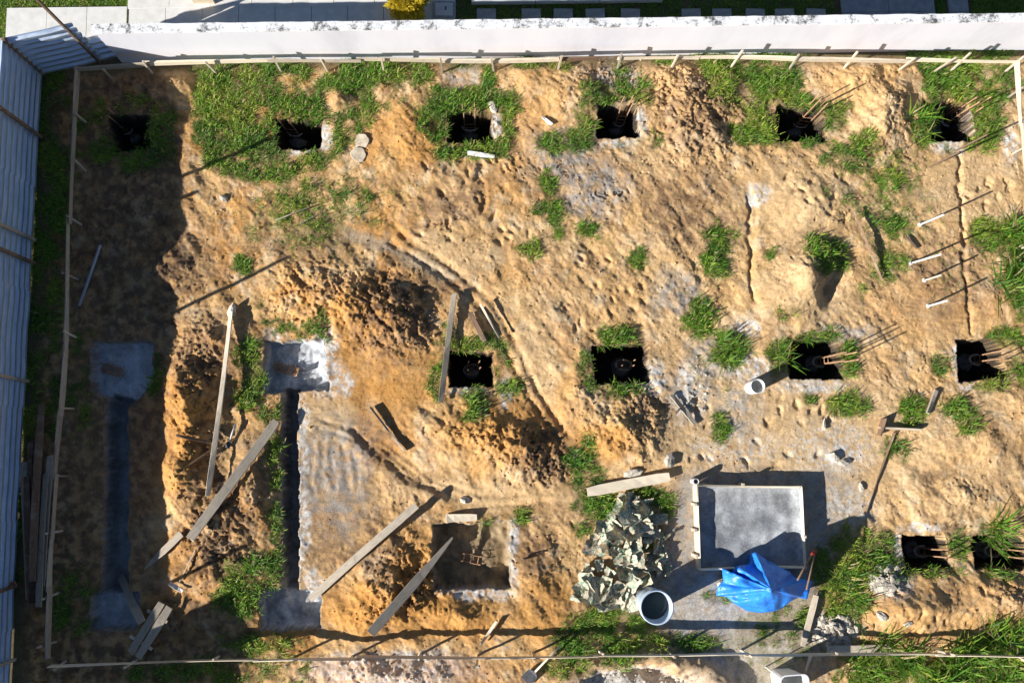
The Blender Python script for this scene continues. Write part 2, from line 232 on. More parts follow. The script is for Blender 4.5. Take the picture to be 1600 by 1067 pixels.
# ---------------------------------------------------------------- the ground: one sheet
SP = .0255; FX0, FX1, FY0, FY1 = -10.9, 14.6, -7.2, 10.2
xs = np.arange(FX0, FX1, SP); ys = np.arange(FY0, FY1, SP); nx, ny = len(xs), len(ys)
ext = np.array([.3, .8, 1.6, 3, 6, 12, 25, 60, 150, 400])
XS = np.concatenate([xs[0]-ext[::-1], xs, xs[-1]+ext]); YS = np.concatenate([ys[0]-ext[::-1], ys, ys[-1]+ext])
X, Y = np.meshgrid(XS, YS); Xf, Yf = np.meshgrid(xs, ys)
A, B = P(185, 98), P(1600, 78); WDIR = (B-A)/np.linalg.norm(B-A); WN = np.array([-WDIR[1], WDIR[0], 0])       # foot of the white wall
FA, FB = P(64, 118), P(14, 1067); FDIR = (FB-FA)/np.linalg.norm(FB-FA); FN = np.array([-FDIR[1], FDIR[0], 0])  # foot of the metal fence; FN points into the plot
dw = (X-A[0])*WN[0]+(Y-A[1])*WN[1]; df = (X-FA[0])*FN[0]+(Y-FA[1])*FN[1]
inside = smooth(.0, -.5, dw)*smooth(.1, .6, df)
wob = .35*fbm(X*.8, Y*.8, 90, 3); Xw = X+.05*fbm(X*3, Y*3, 91, 2); Yw = Y+.05*fbm(X*3, Y*3, 92, 2)
c30, s30 = math.cos(math.radians(-50)), math.sin(math.radians(-50))          # rain rills run down to the lower right
u_ = (Xw*c30+Yw*s30); v_ = (-Xw*s30+Yw*c30)
rr = rast(rough, X, Y); fl = rast(flat, X, Y); pm = rast(pitmask, X, Y); gdv = rast(gd, X, Y)
z = rast(mound, X, Y)*1.0
z = z+.03*fbm(X*.7, Y*.7, 101, 3)
rill = 1-np.abs(perlin(u_*1.6, v_*5.0, 111)); rill2 = 1-np.abs(perlin(u_*3.5+5, v_*9, 112))
z = z-.04*(rill**4)*np.clip(rr*1.2, 0, 1)-.018*(rill2**4)*np.clip(rr*1.5, 0, 1)
wpx = .16*fbm(X*5, Y*5, 171, 3, .6); wpy = .16*fbm(X*5, Y*5, 175, 3, .6)
wd1, id1 = worley((Xw+wpx)*3.6, (Yw+wpy)*3.6, 121); wd2, id2 = worley((Xw+wpx)*8.5, (Yw+wpy)*8.5, 122)
z = z+rr*(.075*(.5-wd1)*(.3+id1)+.028*(.45-wd2)*(id2 > .5))+.07*rr*fbm(X*2.2, Y*2.2, 131, 3)
z = z-rr*.06*np.abs(fbm((Xw+wpx)*4.5, (Yw+wpy)*4.5, 133, 4, .6))
fa = 2.5*perlin(X*.7, Y*.7, 143); fx_ = (X*np.cos(fa)+Y*np.sin(fa)); foot, idf = worley((fx_+wpx*.9)*1.5+3, (Y*np.cos(fa)-X*np.sin(fa)+wpy*.9)*2.9, 141); trod = smooth(.05, .45, fbm(X*.55, Y*.55, 145, 3)+.1)
fdep = smooth(.10+.14*idf, .02, foot)*(idf > .4); z = z-(.012+.05*trod)*fdep*(1-.93*fl)*(1-gdv)*(.25+.75*trod)*(1-.7*rast(path, X, Y))
dune = fbm((Xw*c30+Yw*s30)*1.2, (-Xw*s30+Yw*c30)*2.9, 181, 4, .48); z = z+.036*dune*(1-.75*rast(calm, X, Y))*(1-.8*fl)*(1-.85*rast(path, X, Y))
z = z+(.009+.026*rr)*fbm(X*8+wpx*6, Y*8, 151, 4, .72)
z = z*(1-.75*fl)*(1-.5*rast(path, X, Y)*0)
z = z-rast(groove, X, Y)+rast(ridge, X, Y)+rast(ring, X, Y)-.03*rast(path, X, Y)
jx, jy = .045*fbm(X*2.8, Y*2.8, 191, 4, .6), .045*fbm(X*2.8, Y*2.8, 195, 4, .6); pd = np.zeros_like(X); pm = np.zeros_like(X); pcol = []
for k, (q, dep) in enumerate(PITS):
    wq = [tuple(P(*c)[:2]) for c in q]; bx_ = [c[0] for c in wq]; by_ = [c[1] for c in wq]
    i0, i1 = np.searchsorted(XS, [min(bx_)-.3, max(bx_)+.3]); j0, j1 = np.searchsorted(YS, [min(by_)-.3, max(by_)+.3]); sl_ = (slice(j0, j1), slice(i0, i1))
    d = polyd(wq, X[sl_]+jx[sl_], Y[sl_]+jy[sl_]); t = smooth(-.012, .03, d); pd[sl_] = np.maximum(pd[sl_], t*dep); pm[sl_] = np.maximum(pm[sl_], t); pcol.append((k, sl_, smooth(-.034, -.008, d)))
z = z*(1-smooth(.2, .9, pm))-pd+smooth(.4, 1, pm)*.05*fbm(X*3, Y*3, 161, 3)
z = z*inside-.02*(1-inside)-.03*(dw > .2)
lin = base
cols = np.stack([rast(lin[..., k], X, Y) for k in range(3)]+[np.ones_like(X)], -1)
pv = (.86+.26*smooth(-.4, .5, fbm(X*2.2, Y*2.2, 197, 4)))[..., None]
for k, sl_, t in pcol:
    c = (.055, .05, .047) if k < 12 else (.36, .27, .16) if k == 12 else (.64, .67, .70) if k in (13, 14, 16, 18) else (.44, .46, .48)  # deep pits near black: shade of the hole put into floor and wall colour
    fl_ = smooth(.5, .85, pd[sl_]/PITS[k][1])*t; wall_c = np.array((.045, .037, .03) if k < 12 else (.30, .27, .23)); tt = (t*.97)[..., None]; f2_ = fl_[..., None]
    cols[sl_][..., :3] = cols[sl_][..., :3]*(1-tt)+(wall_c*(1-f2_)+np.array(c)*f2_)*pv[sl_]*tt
m_in = np.clip(inside, 0, 1)[..., None]; cols[..., :3] = cols[..., :3]*m_in+np.array((.16, .13, .07))*(1-m_in)
i0 = len(ext); ZF = z[i0:i0+ny, i0:i0+nx].copy()
def hz(x, y):
    x = np.asarray(x, float); y = np.asarray(y, float)
    u = np.clip((x-xs[0])/SP, 0, nx-1.01); v = np.clip((y-ys[0])/SP, 0, ny-1.01); i = u.astype(int); j = v.astype(int); a = u-i; b = v-j
    return (ZF[j, i]*(1-a)+ZF[j, i+1]*a)*(1-b)+(ZF[j+1, i]*(1-a)+ZF[j+1, i+1]*a)*b
def PG(px, py, dz=0.):                     # ground point seen at a pixel
    p = P(px, py, 0)
    for _ in range(6): p = P(px, py, float(hz(p[0], p[1]))+dz)
    return p

# ---------------------------------------------------------------- materials
def nodes(name):
    m = bpy.data.materials.new(name); m.use_nodes = True; t = m.node_tree; b = t.nodes['Principled BSDF']; return m, t, b
def N(t, typ, **kw):
    n = t.nodes.new(typ)
    for k, v in kw.items():
        if k in n.inputs: n.inputs[k].default_value = v
        else: setattr(n, k, v)
    return n
def ramp(t, fac, stops):
    r = t.nodes.new('ShaderNodeValToRGB'); e = r.color_ramp.elements
    while len(e) < len(stops): e.new(.5)
    for q, (p, c) in zip(e, stops): q.position = p; q.color = tuple(c)+(1,) if len(c) == 3 else c
    t.links.new(fac, r.inputs[0]); return r.outputs[0]
def mix(t, fac, a, b, mode='MIX'):
    n = t.nodes.new('ShaderNodeMix'); n.data_type = 'RGBA'; n.blend_type = mode
    for s, v in ((n.inputs[0], fac), (n.inputs[6], a), (n.inputs[7], b)):
        if hasattr(v, 'is_output'): t.links.new(v, s)
        else: s.default_value = v if isinstance(v, (int, float)) else (tuple(v)+(1,))[:4]
    return n.outputs[2]
def noise(t, scale, detail=4, vec=None, rough=.6, stretch=None, obj=False):
    n = N(t, 'ShaderNodeTexNoise'); n.inputs['Scale'].default_value = scale; n.inputs['Detail'].default_value = detail; n.inputs['Roughness'].default_value = rough
    tc = N(t, 'ShaderNodeTexCoord'); src = tc.outputs['Object']
    if stretch:
        mp = N(t, 'ShaderNodeMapping'); mp.inputs['Scale'].default_value = stretch; t.links.new(src, mp.inputs[0]); src = mp.outputs[0]
    t.links.new(src, n.inputs['Vector']); return n.outputs['Fac']
def bump(t, b, h, strength=.4, dist=.02):
    n = N(t, 'ShaderNodeBump'); n.inputs['Strength'].default_value = strength; n.inputs['Distance'].default_value = dist
    t.links.new(h, n.inputs['Height']); t.links.new(n.outputs[0], b.inputs['Normal'])
def setc(t, b, c):
    if hasattr(c, 'is_output'): t.links.new(c, b.inputs['Base Color'])
    else: b.inputs['Base Color'].default_value = tuple(c)+(1,)
def simple(name, c, rough=.7, var=.25, scale=6, metal=0., bumps=.2, dist=.01, stretch=None, rnd=.0, spec=.3):
    m, t, b = nodes(name); f = noise(t, scale, 5, stretch=stretch)
    lo = tuple(max(0, v*(1-var)) for v in c); hi = tuple(min(1, v*(1+var)) for v in c)
    cc = ramp(t, f, [(.3, lo), (.7, hi)])
    if rnd:
        oi = N(t, 'ShaderNodeObjectInfo'); k = ramp(t, oi.outputs['Random'], [(0, (1-rnd,)*3), (1, (1+rnd*.6,)*3)]); cc = mix(t, 1., cc, k, 'MULTIPLY')
    setc(t, b, cc); b.inputs['Roughness'].default_value = rough; b.inputs['Metallic'].default_value = metal; b.inputs['Specular IOR Level'].default_value = spec
    if bumps: bump(t, b, f, bumps, dist)
    return m
# soil
MSOIL, t, b = nodes('soil'); at = N(t, 'ShaderNodeAttribute', attribute_name='Col')
f1 = noise(t, 3.5, 8, rough=.7); f2 = noise(t, 24, 6, rough=.75); f3 = noise(t, 70, 3)
c = mix(t, 1., at.outputs['Color'], ramp(t, f1, [(.28, (.62, .58, .54)), (.5, (.98, .98, .98)), (.72, (1.18, 1.2, 1.24))]), 'MULTIPLY')
c = mix(t, 1., c, ramp(t, f2, [(.3, (.66, .63, .6)), (.5, (1, 1, 1)), (.75, (1.14, 1.15, 1.17))]), 'MULTIPLY')
c = mix(t, ramp(t, f3, [(.70, (0, 0, 0)), (.78, (.3, .3, .3))]), c, (.66, .55, .4)); setc(t, b, c)
b.inputs['Roughness'].default_value = 1; b.inputs['Specular IOR Level'].default_value = .1
ad = N(t, 'ShaderNodeMath', operation='ADD'); t.links.new(f2, ad.inputs[0]); t.links.new(f3, ad.inputs[1]); bump(t, b, ad.outputs[0], .55, .03)
# leaves
MLEAF, t, b = nodes('leaf'); at = N(t, 'ShaderNodeAttribute', attribute_name='Col'); setc(t, b, at.outputs['Color'])
b.inputs['Roughness'].default_value = .55; b.inputs['Specular IOR Level'].default_value = .25
tr = N(t, 'ShaderNodeBsdfTranslucent'); t.links.new(at.outputs['Color'], tr.inputs[0]); mx = N(t, 'ShaderNodeMixShader'); mx.inputs[0].default_value = .3
t.links.new(b.outputs[0], mx.inputs[1]); t.links.new(tr.outputs[0], mx.inputs[2]); t.links.new(mx.outputs[0], t.nodes['Material Output'].inputs[0])
def wood(name, c, var=.35, rnd=.25, dirt=.6):
    m, t, b = nodes(name); f = noise(t, 5, 6, stretch=(1, 9, 9)); f2 = noise(t, 3, 4, rough=.7)
    cc = ramp(t, f, [(.25, tuple(v*(1-var) for v in c)), (.55, c), (.8, tuple(min(1, v*1.2) for v in c))])
    cc = mix(t, ramp(t, f2, [(.52, (0, 0, 0)), (.75, (dirt,)*3)]), cc, (.46, .41, .34))
    f3 = noise(t, 7, 5, rough=.75); cc = mix(t, ramp(t, f3, [(.56, (0, 0, 0)), (.70, (dirt,)*3)]), cc, tuple(v*.5 for v in c)); f4 = noise(t, 4.3, 6, rough=.8); cc = mix(t, ramp(t, f4, [(.62, (0, 0, 0)), (.70, (.7, .7, .7))]), cc, (.50, .40, .27))
    oi = N(t, 'ShaderNodeObjectInfo'); cc = mix(t, 1., cc, ramp(t, oi.outputs['Random'], [(0, (1-rnd,)*3), (1, (1+rnd*.5,)*3)]), 'MULTIPLY')
    setc(t, b, cc); b.inputs['Roughness'].default_value = .8; b.inputs['Specular IOR Level'].default_value = .2; bump(t, b, f, .3, .006); return m
WPALE = wood('pale_timber', (.66, .56, .43)); WGREY = wood('weathered_timber', (.47, .40, .31)); WBROWN = wood('brown_timber', (.22, .14, .09)); WCLEAN = wood('clean_timber', (.84, .72, .54), .12, .05, .15); WDARK = wood('dark_timber', (.10, .065, .045)); WPINE = wood('pine_timber', (.78, .67, .50), .2, .25, .3)
# galvanised sheet
MZINC, t, b = nodes('galvanised_sheet'); f = noise(t, 3, 5, stretch=(1, 1, 6)); setc(t, b, ramp(t, f, [(.3, (.60, .72, .90)), (.7, (.78, .88, 1.0))]))
b.inputs['Metallic'].default_value = .7; t.links.new(ramp(t, f, [(.3, (.30,)*3), (.7, (.45,)*3)]), b.inputs['Roughness'])
# white plaster, mouldy cap
MWALL, t, b = nodes('white_plaster'); f = noise(t, 1.2, 6, stretch=(1, 1, .35)); f2 = noise(t, 40, 3)
setc(t, b, ramp(t, f, [(.25, (.62, .61, .66)), (.5, (.735, .725, .77)), (.8, (.78, .77, .81))])); b.inputs['Roughness'].default_value = .9; bump(t, b, f2, .2, .006)
MCAP, t, b = nodes('mouldy_cap'); f = noise(t, 14, 9, rough=.8); f2 = noise(t, 2.2, 4); ad = N(t, 'ShaderNodeMath', operation='ADD'); t.links.new(f, ad.inputs[0]); t.links.new(f2, ad.inputs[1])
setc(t, b, ramp(t, ad.outputs[0], [(.82, (.10, .10, .10)), (.90, (.40, .40, .40)), (.96, (.74, .74, .74)), (1, (.84, .84, .84))])); b.inputs['Roughness'].default_value = .95; bump(t, b, f, .4, .01)
MPAVE = simple('paving_concrete', (.72, .70, .66), .9, .1, 5); MSTEP = simple('stepping_concrete', (.40, .38, .35), .9, .2, 8); MDRIVE = simple('driveway_paving', (.34, .35, .37), .9, .2, 6)
MRUST = simple('rusty_steel', (.50, .30, .17), .75, .45, 20, .25, .3); MCEM = simple('raw_cement', (.46, .45, .43), .95, .3, 9, bumps=.5); MSPLASH = simple('cement_splashed_steel', (.72, .70, .65), .9, .25, 20)
MMORT, t, b = nodes('damp_mortar'); f = noise(t, 2.1, 10, rough=.72); f2 = noise(t, 22, 5, rough=.7); c = ramp(t, f, [(.34, (.16, .165, .17)), (.46, (.27, .28, .29)), (.56, (.36, .375, .39)), (.64, (.48, .50, .52)), (.75, (.54, .56, .58))])
setc(t, b, mix(t, 1., c, ramp(t, f2, [(.3, (.75,)*3), (.6, (1.05,)*3)]), 'MULTIPLY')); b.inputs['Roughness'].default_value = .75; bump(t, b, f2, .5, .02)
MPVC = simple('white_plastic', (.80, .79, .76), .4, .06, 4, spec=.5, bumps=0); MDRUM = simple('pale_blue_plastic', (.47, .56, .67), .4, .12, 5, spec=.5, bumps=0); MPIPE = simple('grey_plastic_pipe', (.40, .41, .46), .4, .1, 5, spec=.5, bumps=0)
MWATER, t, b = nodes('dirty_water'); b.inputs['Base Color'].default_value = (.045, .06, .06, 1); b.inputs['Roughness'].default_value = .08
MTARP, t, b = nodes('blue_tarpaulin'); f = noise(t, 6, 5); setc(t, b, ramp(t, f, [(.3, (.014, .16, .66)), (.62, (.03, .26, .84)), (.8, (.09, .33, .86))])); b.inputs['Roughness'].default_value = .38; b.inputs['Specular IOR Level'].default_value = .5; bump(t, b, noise(t, 14, 5), .5, .03)
MSACK, t, b = nodes('paper_sack'); f = noise(t, 3.6, 3, stretch=(1, 1.6, 1)); oi = N(t, 'ShaderNodeObjectInfo'); k = N(t, 'ShaderNodeMath', operation='MULTIPLY_ADD'); k.inputs[1].default_value = .16; t.links.new(oi.outputs['Random'], k.inputs[0]); t.links.new(f, k.inputs[2])
c = ramp(t, k.outputs[0], [(.40, (.36, .25, .15)), (.47, (.56, .46, .33)), (.555, (.66, .58, .45)), (.57, (.13, .24, .15)), (.635, (.27, .36, .26)), (.65, (.62, .55, .42)), (.74, (.44, .36, .25))]); setc(t, b, c); b.inputs['Roughness'].default_value = .8; bump(t, b, noise(t, 16, 4), .5, .02)
MROCK = simple('broken_concrete', (.56, .50, .41), .95, .5, 11, bumps=.6, dist=.02, rnd=.2); MDISC = simple('dusty_concrete', (.50, .42, .31), .95, .4, 9, bumps=.6); MRED = simple('red_grip', (.35, .04, .02), .5, .2, 8); MSTEEL = simple('worn_steel', (.10, .10, .11), .5, .3, 10, .6)
MSTRING = simple('cotton_string', (.75, .72, .66), .8, .1, 5, bumps=0); MBEIGE = simple('beige_render', (.62, .52, .38), .9, .1, 6); MSTAKE = simple('whitewashed_stake', (.72, .70, .66), .8, .2, 6)

# ---------------------------------------------------------------- mesh builders
class MB:
    def __init__(s): s.v = []; s.f = []
    def add(s, vs, fs):
        k = len(s.v); s.v += [tuple(map(float, p)) for p in vs]; s.f += [tuple(i+k for i in f) for f in fs]
    def box(s, c, sx, sy, sz, M=None):
        vs = [Vector((x*sx/2, y*sy/2, zz*sz/2)) for x in (-1, 1) for y in (-1, 1) for zz in (-1, 1)]
        if M is not None: vs = [M @ p for p in vs]
        s.add([(p.x+c[0], p.y+c[1], p.z+c[2]) for p in vs], [(0, 1, 3, 2), (4, 6, 7, 5), (0, 4, 5, 1), (2, 3, 7, 6), (0, 2, 6, 4), (1, 5, 7, 3)])
    def tube(s, pts, r, n=6, cap=True):
        pts = [Vector(p) for p in pts]; rs = r if isinstance(r, (list, tuple)) else [r]*len(pts); vs = []; fs = []
        for i, p in enumerate(pts):
            d = (pts[min(i+1, len(pts)-1)]-pts[max(i-1, 0)]).normalized(); a = d.orthogonal().normalized() if i == 0 else (a0-d*a0.dot(d)).normalized(); a0 = a; bb = d.cross(a)
            vs += [p+(a*math.cos(2*math.pi*k/n)+bb*math.sin(2*math.pi*k/n))*rs[i] for k in range(n)]
        for i in range(len(pts)-1): fs += [(i*n+k, i*n+(k+1) % n, (i+1)*n+(k+1) % n, (i+1)*n+k) for k in range(n)]
        if cap: fs += [tuple(range(n-1, -1, -1)), tuple((len(pts)-1)*n+k for k in range(n))]
        s.add(vs, fs)
    def lathe(s, prof, n=32, c=(0, 0, 0)):
        vs = []; fs = []
        for r, zz in prof: vs += [(c[0]+r*math.cos(2*math.pi*k/n), c[1]+r*math.sin(2*math.pi*k/n), c[2]+zz) for k in range(n)]
        for i in range(len(prof)-1): fs += [(i*n+k, i*n+(k+1) % n, (i+1)*n+(k+1) % n, (i+1)*n+k) for k in range(n)]
        s.add(vs, fs)
    def build(s, name, mat, parent=None, smooth_=False, loc=None):
        me = bpy.data.meshes.new(name); vs = s.v if loc is None else [(p[0]-loc[0], p[1]-loc[1], p[2]-loc[2]) for p in s.v]
        me.from_pydata(vs, [], s.f); me.materials.append(mat); o = bpy.data.objects.new(name, me); COL.objects.link(o)
        if loc is not None: o.location = loc
        if smooth_: me.polygons.foreach_set('use_smooth', [True]*len(me.polygons))
        if parent: o.parent = parent
        return o
def tag(o, label, cat, group=None, kind=None):
    if label: o['label'] = label
    if cat: o['category'] = cat
    if group: o['group'] = group
    if kind: o['kind'] = kind
    return o
def thing(name, label, cat, loc, rz=0, group=None):
    o = bpy.data.objects.new(name, None); COL.objects.link(o); o.location = [float(v) for v in loc]; o.rotation_euler = (0, 0, rz); o.empty_display_size = .2; return tag(o, label, cat, group)
def arrays_mesh(name, V, quads, tris, mat, colr=None, smooth_=True):
    me = bpy.data.meshes.new(name); nq, ntri = len(quads), len(tris); me.vertices.add(len(V)); me.vertices.foreach_set('co', np.asarray(V, np.float32).ravel())
    me.loops.add(nq*4+ntri*3); me.loops.foreach_set('vertex_index', np.concatenate([np.asarray(quads, np.int32).ravel(), np.asarray(tris, np.int32).ravel()]))
    me.polygons.add(nq+ntri); me.polygons.foreach_set('loop_start', np.concatenate([np.arange(nq)*4, nq*4+np.arange(ntri)*3]).astype(np.int32))
    if smooth_: me.polygons.foreach_set('use_smooth', np.ones(nq+ntri, bool))
    me.materials.append(mat)
    if colr is not None:
        a = me.attributes.new('Col', 'FLOAT_COLOR', 'POINT'); a.data.foreach_set('color', np.asarray(colr, np.float32).ravel())
    me.update(calc_edges=True); me.validate(); o = bpy.data.objects.new(name, me); COL.objects.link(o); return o
NX, NY = len(XS), len(YS)
idx = np.arange(NX*NY).reshape(NY, NX); quads = np.stack([idx[:-1, :-1], idx[:-1, 1:], idx[1:, 1:], idx[1:, :-1]], -1).reshape(-1, 4)
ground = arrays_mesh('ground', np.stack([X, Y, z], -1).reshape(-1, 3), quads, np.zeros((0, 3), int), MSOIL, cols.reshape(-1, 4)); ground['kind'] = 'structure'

# ---------------------------------------------------------------- white boundary wall, neighbour's side
WH = 1.36; WT = .16
def wbox(name, s0, s1, d0, d1, z0, z1, mat, parent=None, kind=None, div=1):
    m = MB(); L = s1-s0; M = Matrix.Rotation(math.atan2(WDIR[1], WDIR[0]), 3, 'Z'); c = A+WDIR*(s0+s1)/2+WN*(d0+d1)/2
    m.box((0, 0, 0), L, d1-d0, z1-z0, M); o = m.build(name, mat, None); o.location = (c[0], c[1], (z0+z1)/2)
    if parent: o.parent = parent; o.matrix_parent_inverse = parent.matrix_world.inverted(); o.location = Vector(o.location)-parent.location
    if kind: o['kind'] = kind
    return o
wall = thing('boundary_wall', 'long white plastered boundary wall with mould speckled cap', 'wall', A)
wbox('wall_face', .08, 24, 0, WT, -.3, WH, MWALL, wall)
m = MB(); n_ = 300; M = []
for i in range(n_+1):
    s = .02+24*i/n_; a = A+WDIR*s; j = [.012*float(perlin(np.array(s*3.1), np.array(k*5.3), 7)) for k in range(4)]
    for d, zz in ((-.025+j[0], WH+.003), (-.02+j[0], WH+.045+j[2]*.7), (WT+.02+j[1], WH+.045+j[3]*.7), (WT+.025+j[1], WH+.003)):
        p = a+WN*d; M.append((p[0], p[1], zz))
fs = [(i*4+k, i*4+(k+1) % 4, i*4+4+(k+1) % 4, i*4+4+k) for i in range(n_) for k in range(4)]+[(0, 3, 2, 1), (n_*4, n_*4+1, n_*4+2, n_*4+3)]
m.add(M, fs); m.build('wall_cap', MCAP, wall, loc=tuple(A))
bpy.data.objects['wall_cap'].location = (0, 0, 0)
def W(px, py, z=0):                         # plan position as distance along and behind the wall
    p = P(px, py, z)-A; return float(p@WDIR), float(p@WN)
def slabs(name, x0, x1, y0, y1, cw, z1, mat, gap=.012, rows=1):
    m = MB(); s0, d1 = W(x0, y0); s1, d0 = W(x1, y1); d0 = min(d0, d1); d1 = max(W(x0, y0)[1], W(x1, y0)[1]); n = max(1, round((s1-s0)/cw)); ww = (s1-s0)/n; M = Matrix.Rotation(math.atan2(WDIR[1], WDIR[0]), 3, 'Z'); dd = (d1-d0)/rows
    for i in range(n):
        for r in range(rows):
            c = A+WDIR*(s0+(i+.5)*ww)+WN*(d0+(r+.5)*dd); m.box((c[0], c[1], z1-.06+.004*math.sin(i*7.1+r*3)), ww-gap, dd-gap, .12, M)
    o = m.build(name, mat); o['kind'] = 'structure'; return o
slabs('pavement', 12, 198, 14, 62, .9, .04, MPAVE); slabs('pavement', 203, 712, -60, 10, .95, .06, MPAVE); slabs('path', 203, 712, 10.6, 62, .9, .055, MPAVE)
slabs('driveway', 1308, 1465, -60, 60, 1.2, .03, MDRIVE, rows=3); slabs('driveway', 1474, 1518, -60, 60, .8, .03, MDRIVE, rows=3); slabs('kerb', 735, 1035, -40, 4, 1.6, .08, MPAVE)
prev = None
for x in (830, 880, 930, 985, 1080, 1128, 1180, 1226, 1275, 760):
    s, d = W(x, 24); m = MB(); m.box((0, 0, 0), .46, .30, .06, Matrix.Rotation(math.atan2(WDIR[1], WDIR[0])+random.uniform(-.06, .06), 3, 'Z')); o = m.build('stepping_stone', MSTEP); c = A+WDIR*s+WN*d; o.location = (c[0], c[1], .0)
    tag(o, 'flat grey stepping stone in the shaded lawn behind the white wall', 'stepping stone', 'stepping stones behind the wall')
s, d = W(694, 18); c = A+WDIR*s+WN*d
mh = thing('manhole_cover', 'square grey concrete inspection cover in the paving behind the wall', 'manhole cover', (c[0], c[1], .06)); m = MB(); m.box((0, 0, .012), .56, .42, .024); m.build('cover_frame', MSTEP, mh); m = MB(); m.box((0, 0, .028), .42, .32, .02); m.build('cover_plate', MPAVE, mh); m = MB(); m.box((.04, .02, .045), .03, .09, .014); m.build('handle', MSTEEL, mh)
s, d = W(321, 2); c = A+WDIR*s+WN*d; bx = thing('low_pillar', 'low beige rendered pillar on the paving behind the wall', 'pillar', (c[0], c[1], .06)); m = MB(); m.box((0, .1, .14), .50, .42, .28); m.build('pillar_body', MBEIGE, bx); m = MB(); m.box((0, .1, .295), .56, .48, .03); m.build('pillar_cap', MPAVE, bx)
# ---------------------------------------------------------------- corrugated metal fence
FH = 1.68
def corr(mb, a, b, nrm, z0, z1, per=.20, amp=.062, ns=7, seed=0):
    prof = [];
    zz = z0
    while zz < z1:
        for q, dd in ((0, 0), (.34, 0), (.5, 1), (.84, 1)):
            if zz+q*per <= z1: prof.append((zz+q*per, dd*amp))
        zz += per
    prof.append((z1, prof[-1][1])); vs = []; fs = []; k = len(prof); r = random.Random(seed)
    for i in range(ns):
        p = a+(b-a)*i/(ns-1); w = r.uniform(-.012, .012)
        vs += [(p[0]+nrm[0]*(d+w), p[1]+nrm[1]*(d+w), q) for q, d in prof]
    for i in range(ns-1): fs += [(i*k+j, (i+1)*k+j, (i+1)*k+j+1, i*k+j+1) for j in range(k-1)]
    mb.add(vs, fs)
def post(mb, p, h, w=.075, lean=(0, 0)):
    mb.tube([(p[0], p[1], -.3), (p[0]+lean[0]*.5, p[1]+lean[1]*.5, h*.5), (p[0]+lean[0], p[1]+lean[1], h)], w/2*1.2, 4)
fence = thing('metal_fence', 'long corrugated zinc fence down the left side of the plot with timber posts', 'fence', FA)
FL = np.linalg.norm(FB-FA)+.35; cuts = [0, 2.7, 5.2, 7.7, 10.2, 12.4, FL]
for i, (s0, s1) in enumerate(zip(cuts, cuts[1:])):
    m = MB(); corr(m, FA+FDIR*(s0-.04), FA+FDIR*(s1+.04)+FN*0, FN*1, -.02+.02*(i % 2), FH-.015*(i % 3), seed=i); o = m.build('fence_sheet', MZINC, fence, loc=tuple(FA)); o.location = (0, 0, .0); o.location = FN*(-.004*(i % 2))
def fs_at(py): return float((P(14+(64-14)*(1067-py)/949, py)-FA)@FDIR)
for py, h, ln in ((118, 1.70, 0), (215, 1.72, 0), (376, 2.95, .05), (412, 1.75, 0), (597, 2.9, -.1), (912, 1.7, .12), (1030, 2.6, 0)):
    m = MB(); p = FA+FDIR*fs_at(py)+FN*.085; post(m, p, h, .075, FDIR*ln); o = m.build('fence_post', WBROWN if h < 2 else WGREY, fence, loc=tuple(FA)); o.location = (0, 0, 0)
# unseen taller sheets added past the near end to cast the corner shadow
for s0, s1 in ((.0, 1.6), (1.6, 3.2)):
    m = MB(); corr(m, FA+FDIR*(FL+s0), FA+FDIR*(FL+s1+.03), FN*1, 0, 2.45-.03*s0, seed=int(s1*10)); o = m.build('fence_sheet', MZINC, fence, loc=tuple(FA)); o.location = (0, 0, 0)
cf = thing('metal_fence', 'short corrugated zinc fence closing the gap beside the white wall end', 'fence', FA+np.array([.1, .02, 0])); cl = FA+np.array([.1, .02, 0])
a0 = FA+np.array([.05, .03, 0]); b0 = A+np.array([-.28, .06, 0]); dd = (b0-a0)/np.linalg.norm(b0-a0); nn = np.array([dd[1], -dd[0], 0])
m = MB(); corr(m, a0, b0, nn, 0, FH-.02, seed=3); o = m.build('fence_sheet', MZINC, cf, loc=tuple(cl)); o.location = (0, 0, 0)
m = MB(); corr(m, b0-dd*.02-nn*.01, b0+dd*.34-nn*.01, nn, 0, 1.1, per=.22, seed=4); o = m.build('fence_sheet', MZINC, cf, loc=tuple(cl)); o.location = (0, 0, 0)
m = MB(); post(m, b0+nn*.1-dd*.12, 3.6, .06, (-.16, .12)); o = m.build('fence_post', WBROWN, cf, loc=tuple(cl)); o.location = (0, 0, 0)

# ---------------------------------------------------------------- planks and sticks
def board_mesh(L, w, th, seed, taper=0., bow=.0, notch=False):
    r = random.Random(seed); n = max(4, int(L/.25)); vs = []; fs = []
    for i in range(n+1):
        u = i/n; ww = w*(1-taper*max(0, (u-.55)/.45)); s = bow*math.sin(math.pi*u); tw = .012*math.sin(u*2.5+seed*1.7)+r.uniform(-.003, .003); yo = .018*math.sin(u*3+seed)*L/3; ww *= r.uniform(.965, 1.0)*(r.uniform(.8, 1) if i in (0, n) else 1)
        bev = min(th, ww)*.12
        for y, zz in ((-ww/2+bev, 0), (ww/2-bev, 0), (ww/2, bev), (ww/2, th-bev), (ww/2-bev, th), (-ww/2+bev, th), (-ww/2, th-bev), (-ww/2, bev)):
            vs.append((-L/2+L*u+(r.uniform(-.02, .02) if i in (0, n) else 0), y+yo, zz+s+tw*(y/w*4)))
    for i in range(n): fs += [(i*8+k, (i+1)*8+k, (i+1)*8+(k+1) % 8, i*8+(k+1) % 8) for k in range(8)]
    fs += [tuple(range(8)), tuple(n*8+7-k for k in range(8))]
    return vs, fs
SEED = [100]
def frame(p, q, up=Vector((0, 0, 1))):
    d = (Vector(q)-Vector(p)).normalized(); y = up.cross(d).normalized(); zz = d.cross(y); return Matrix((d, y, zz)).transposed()
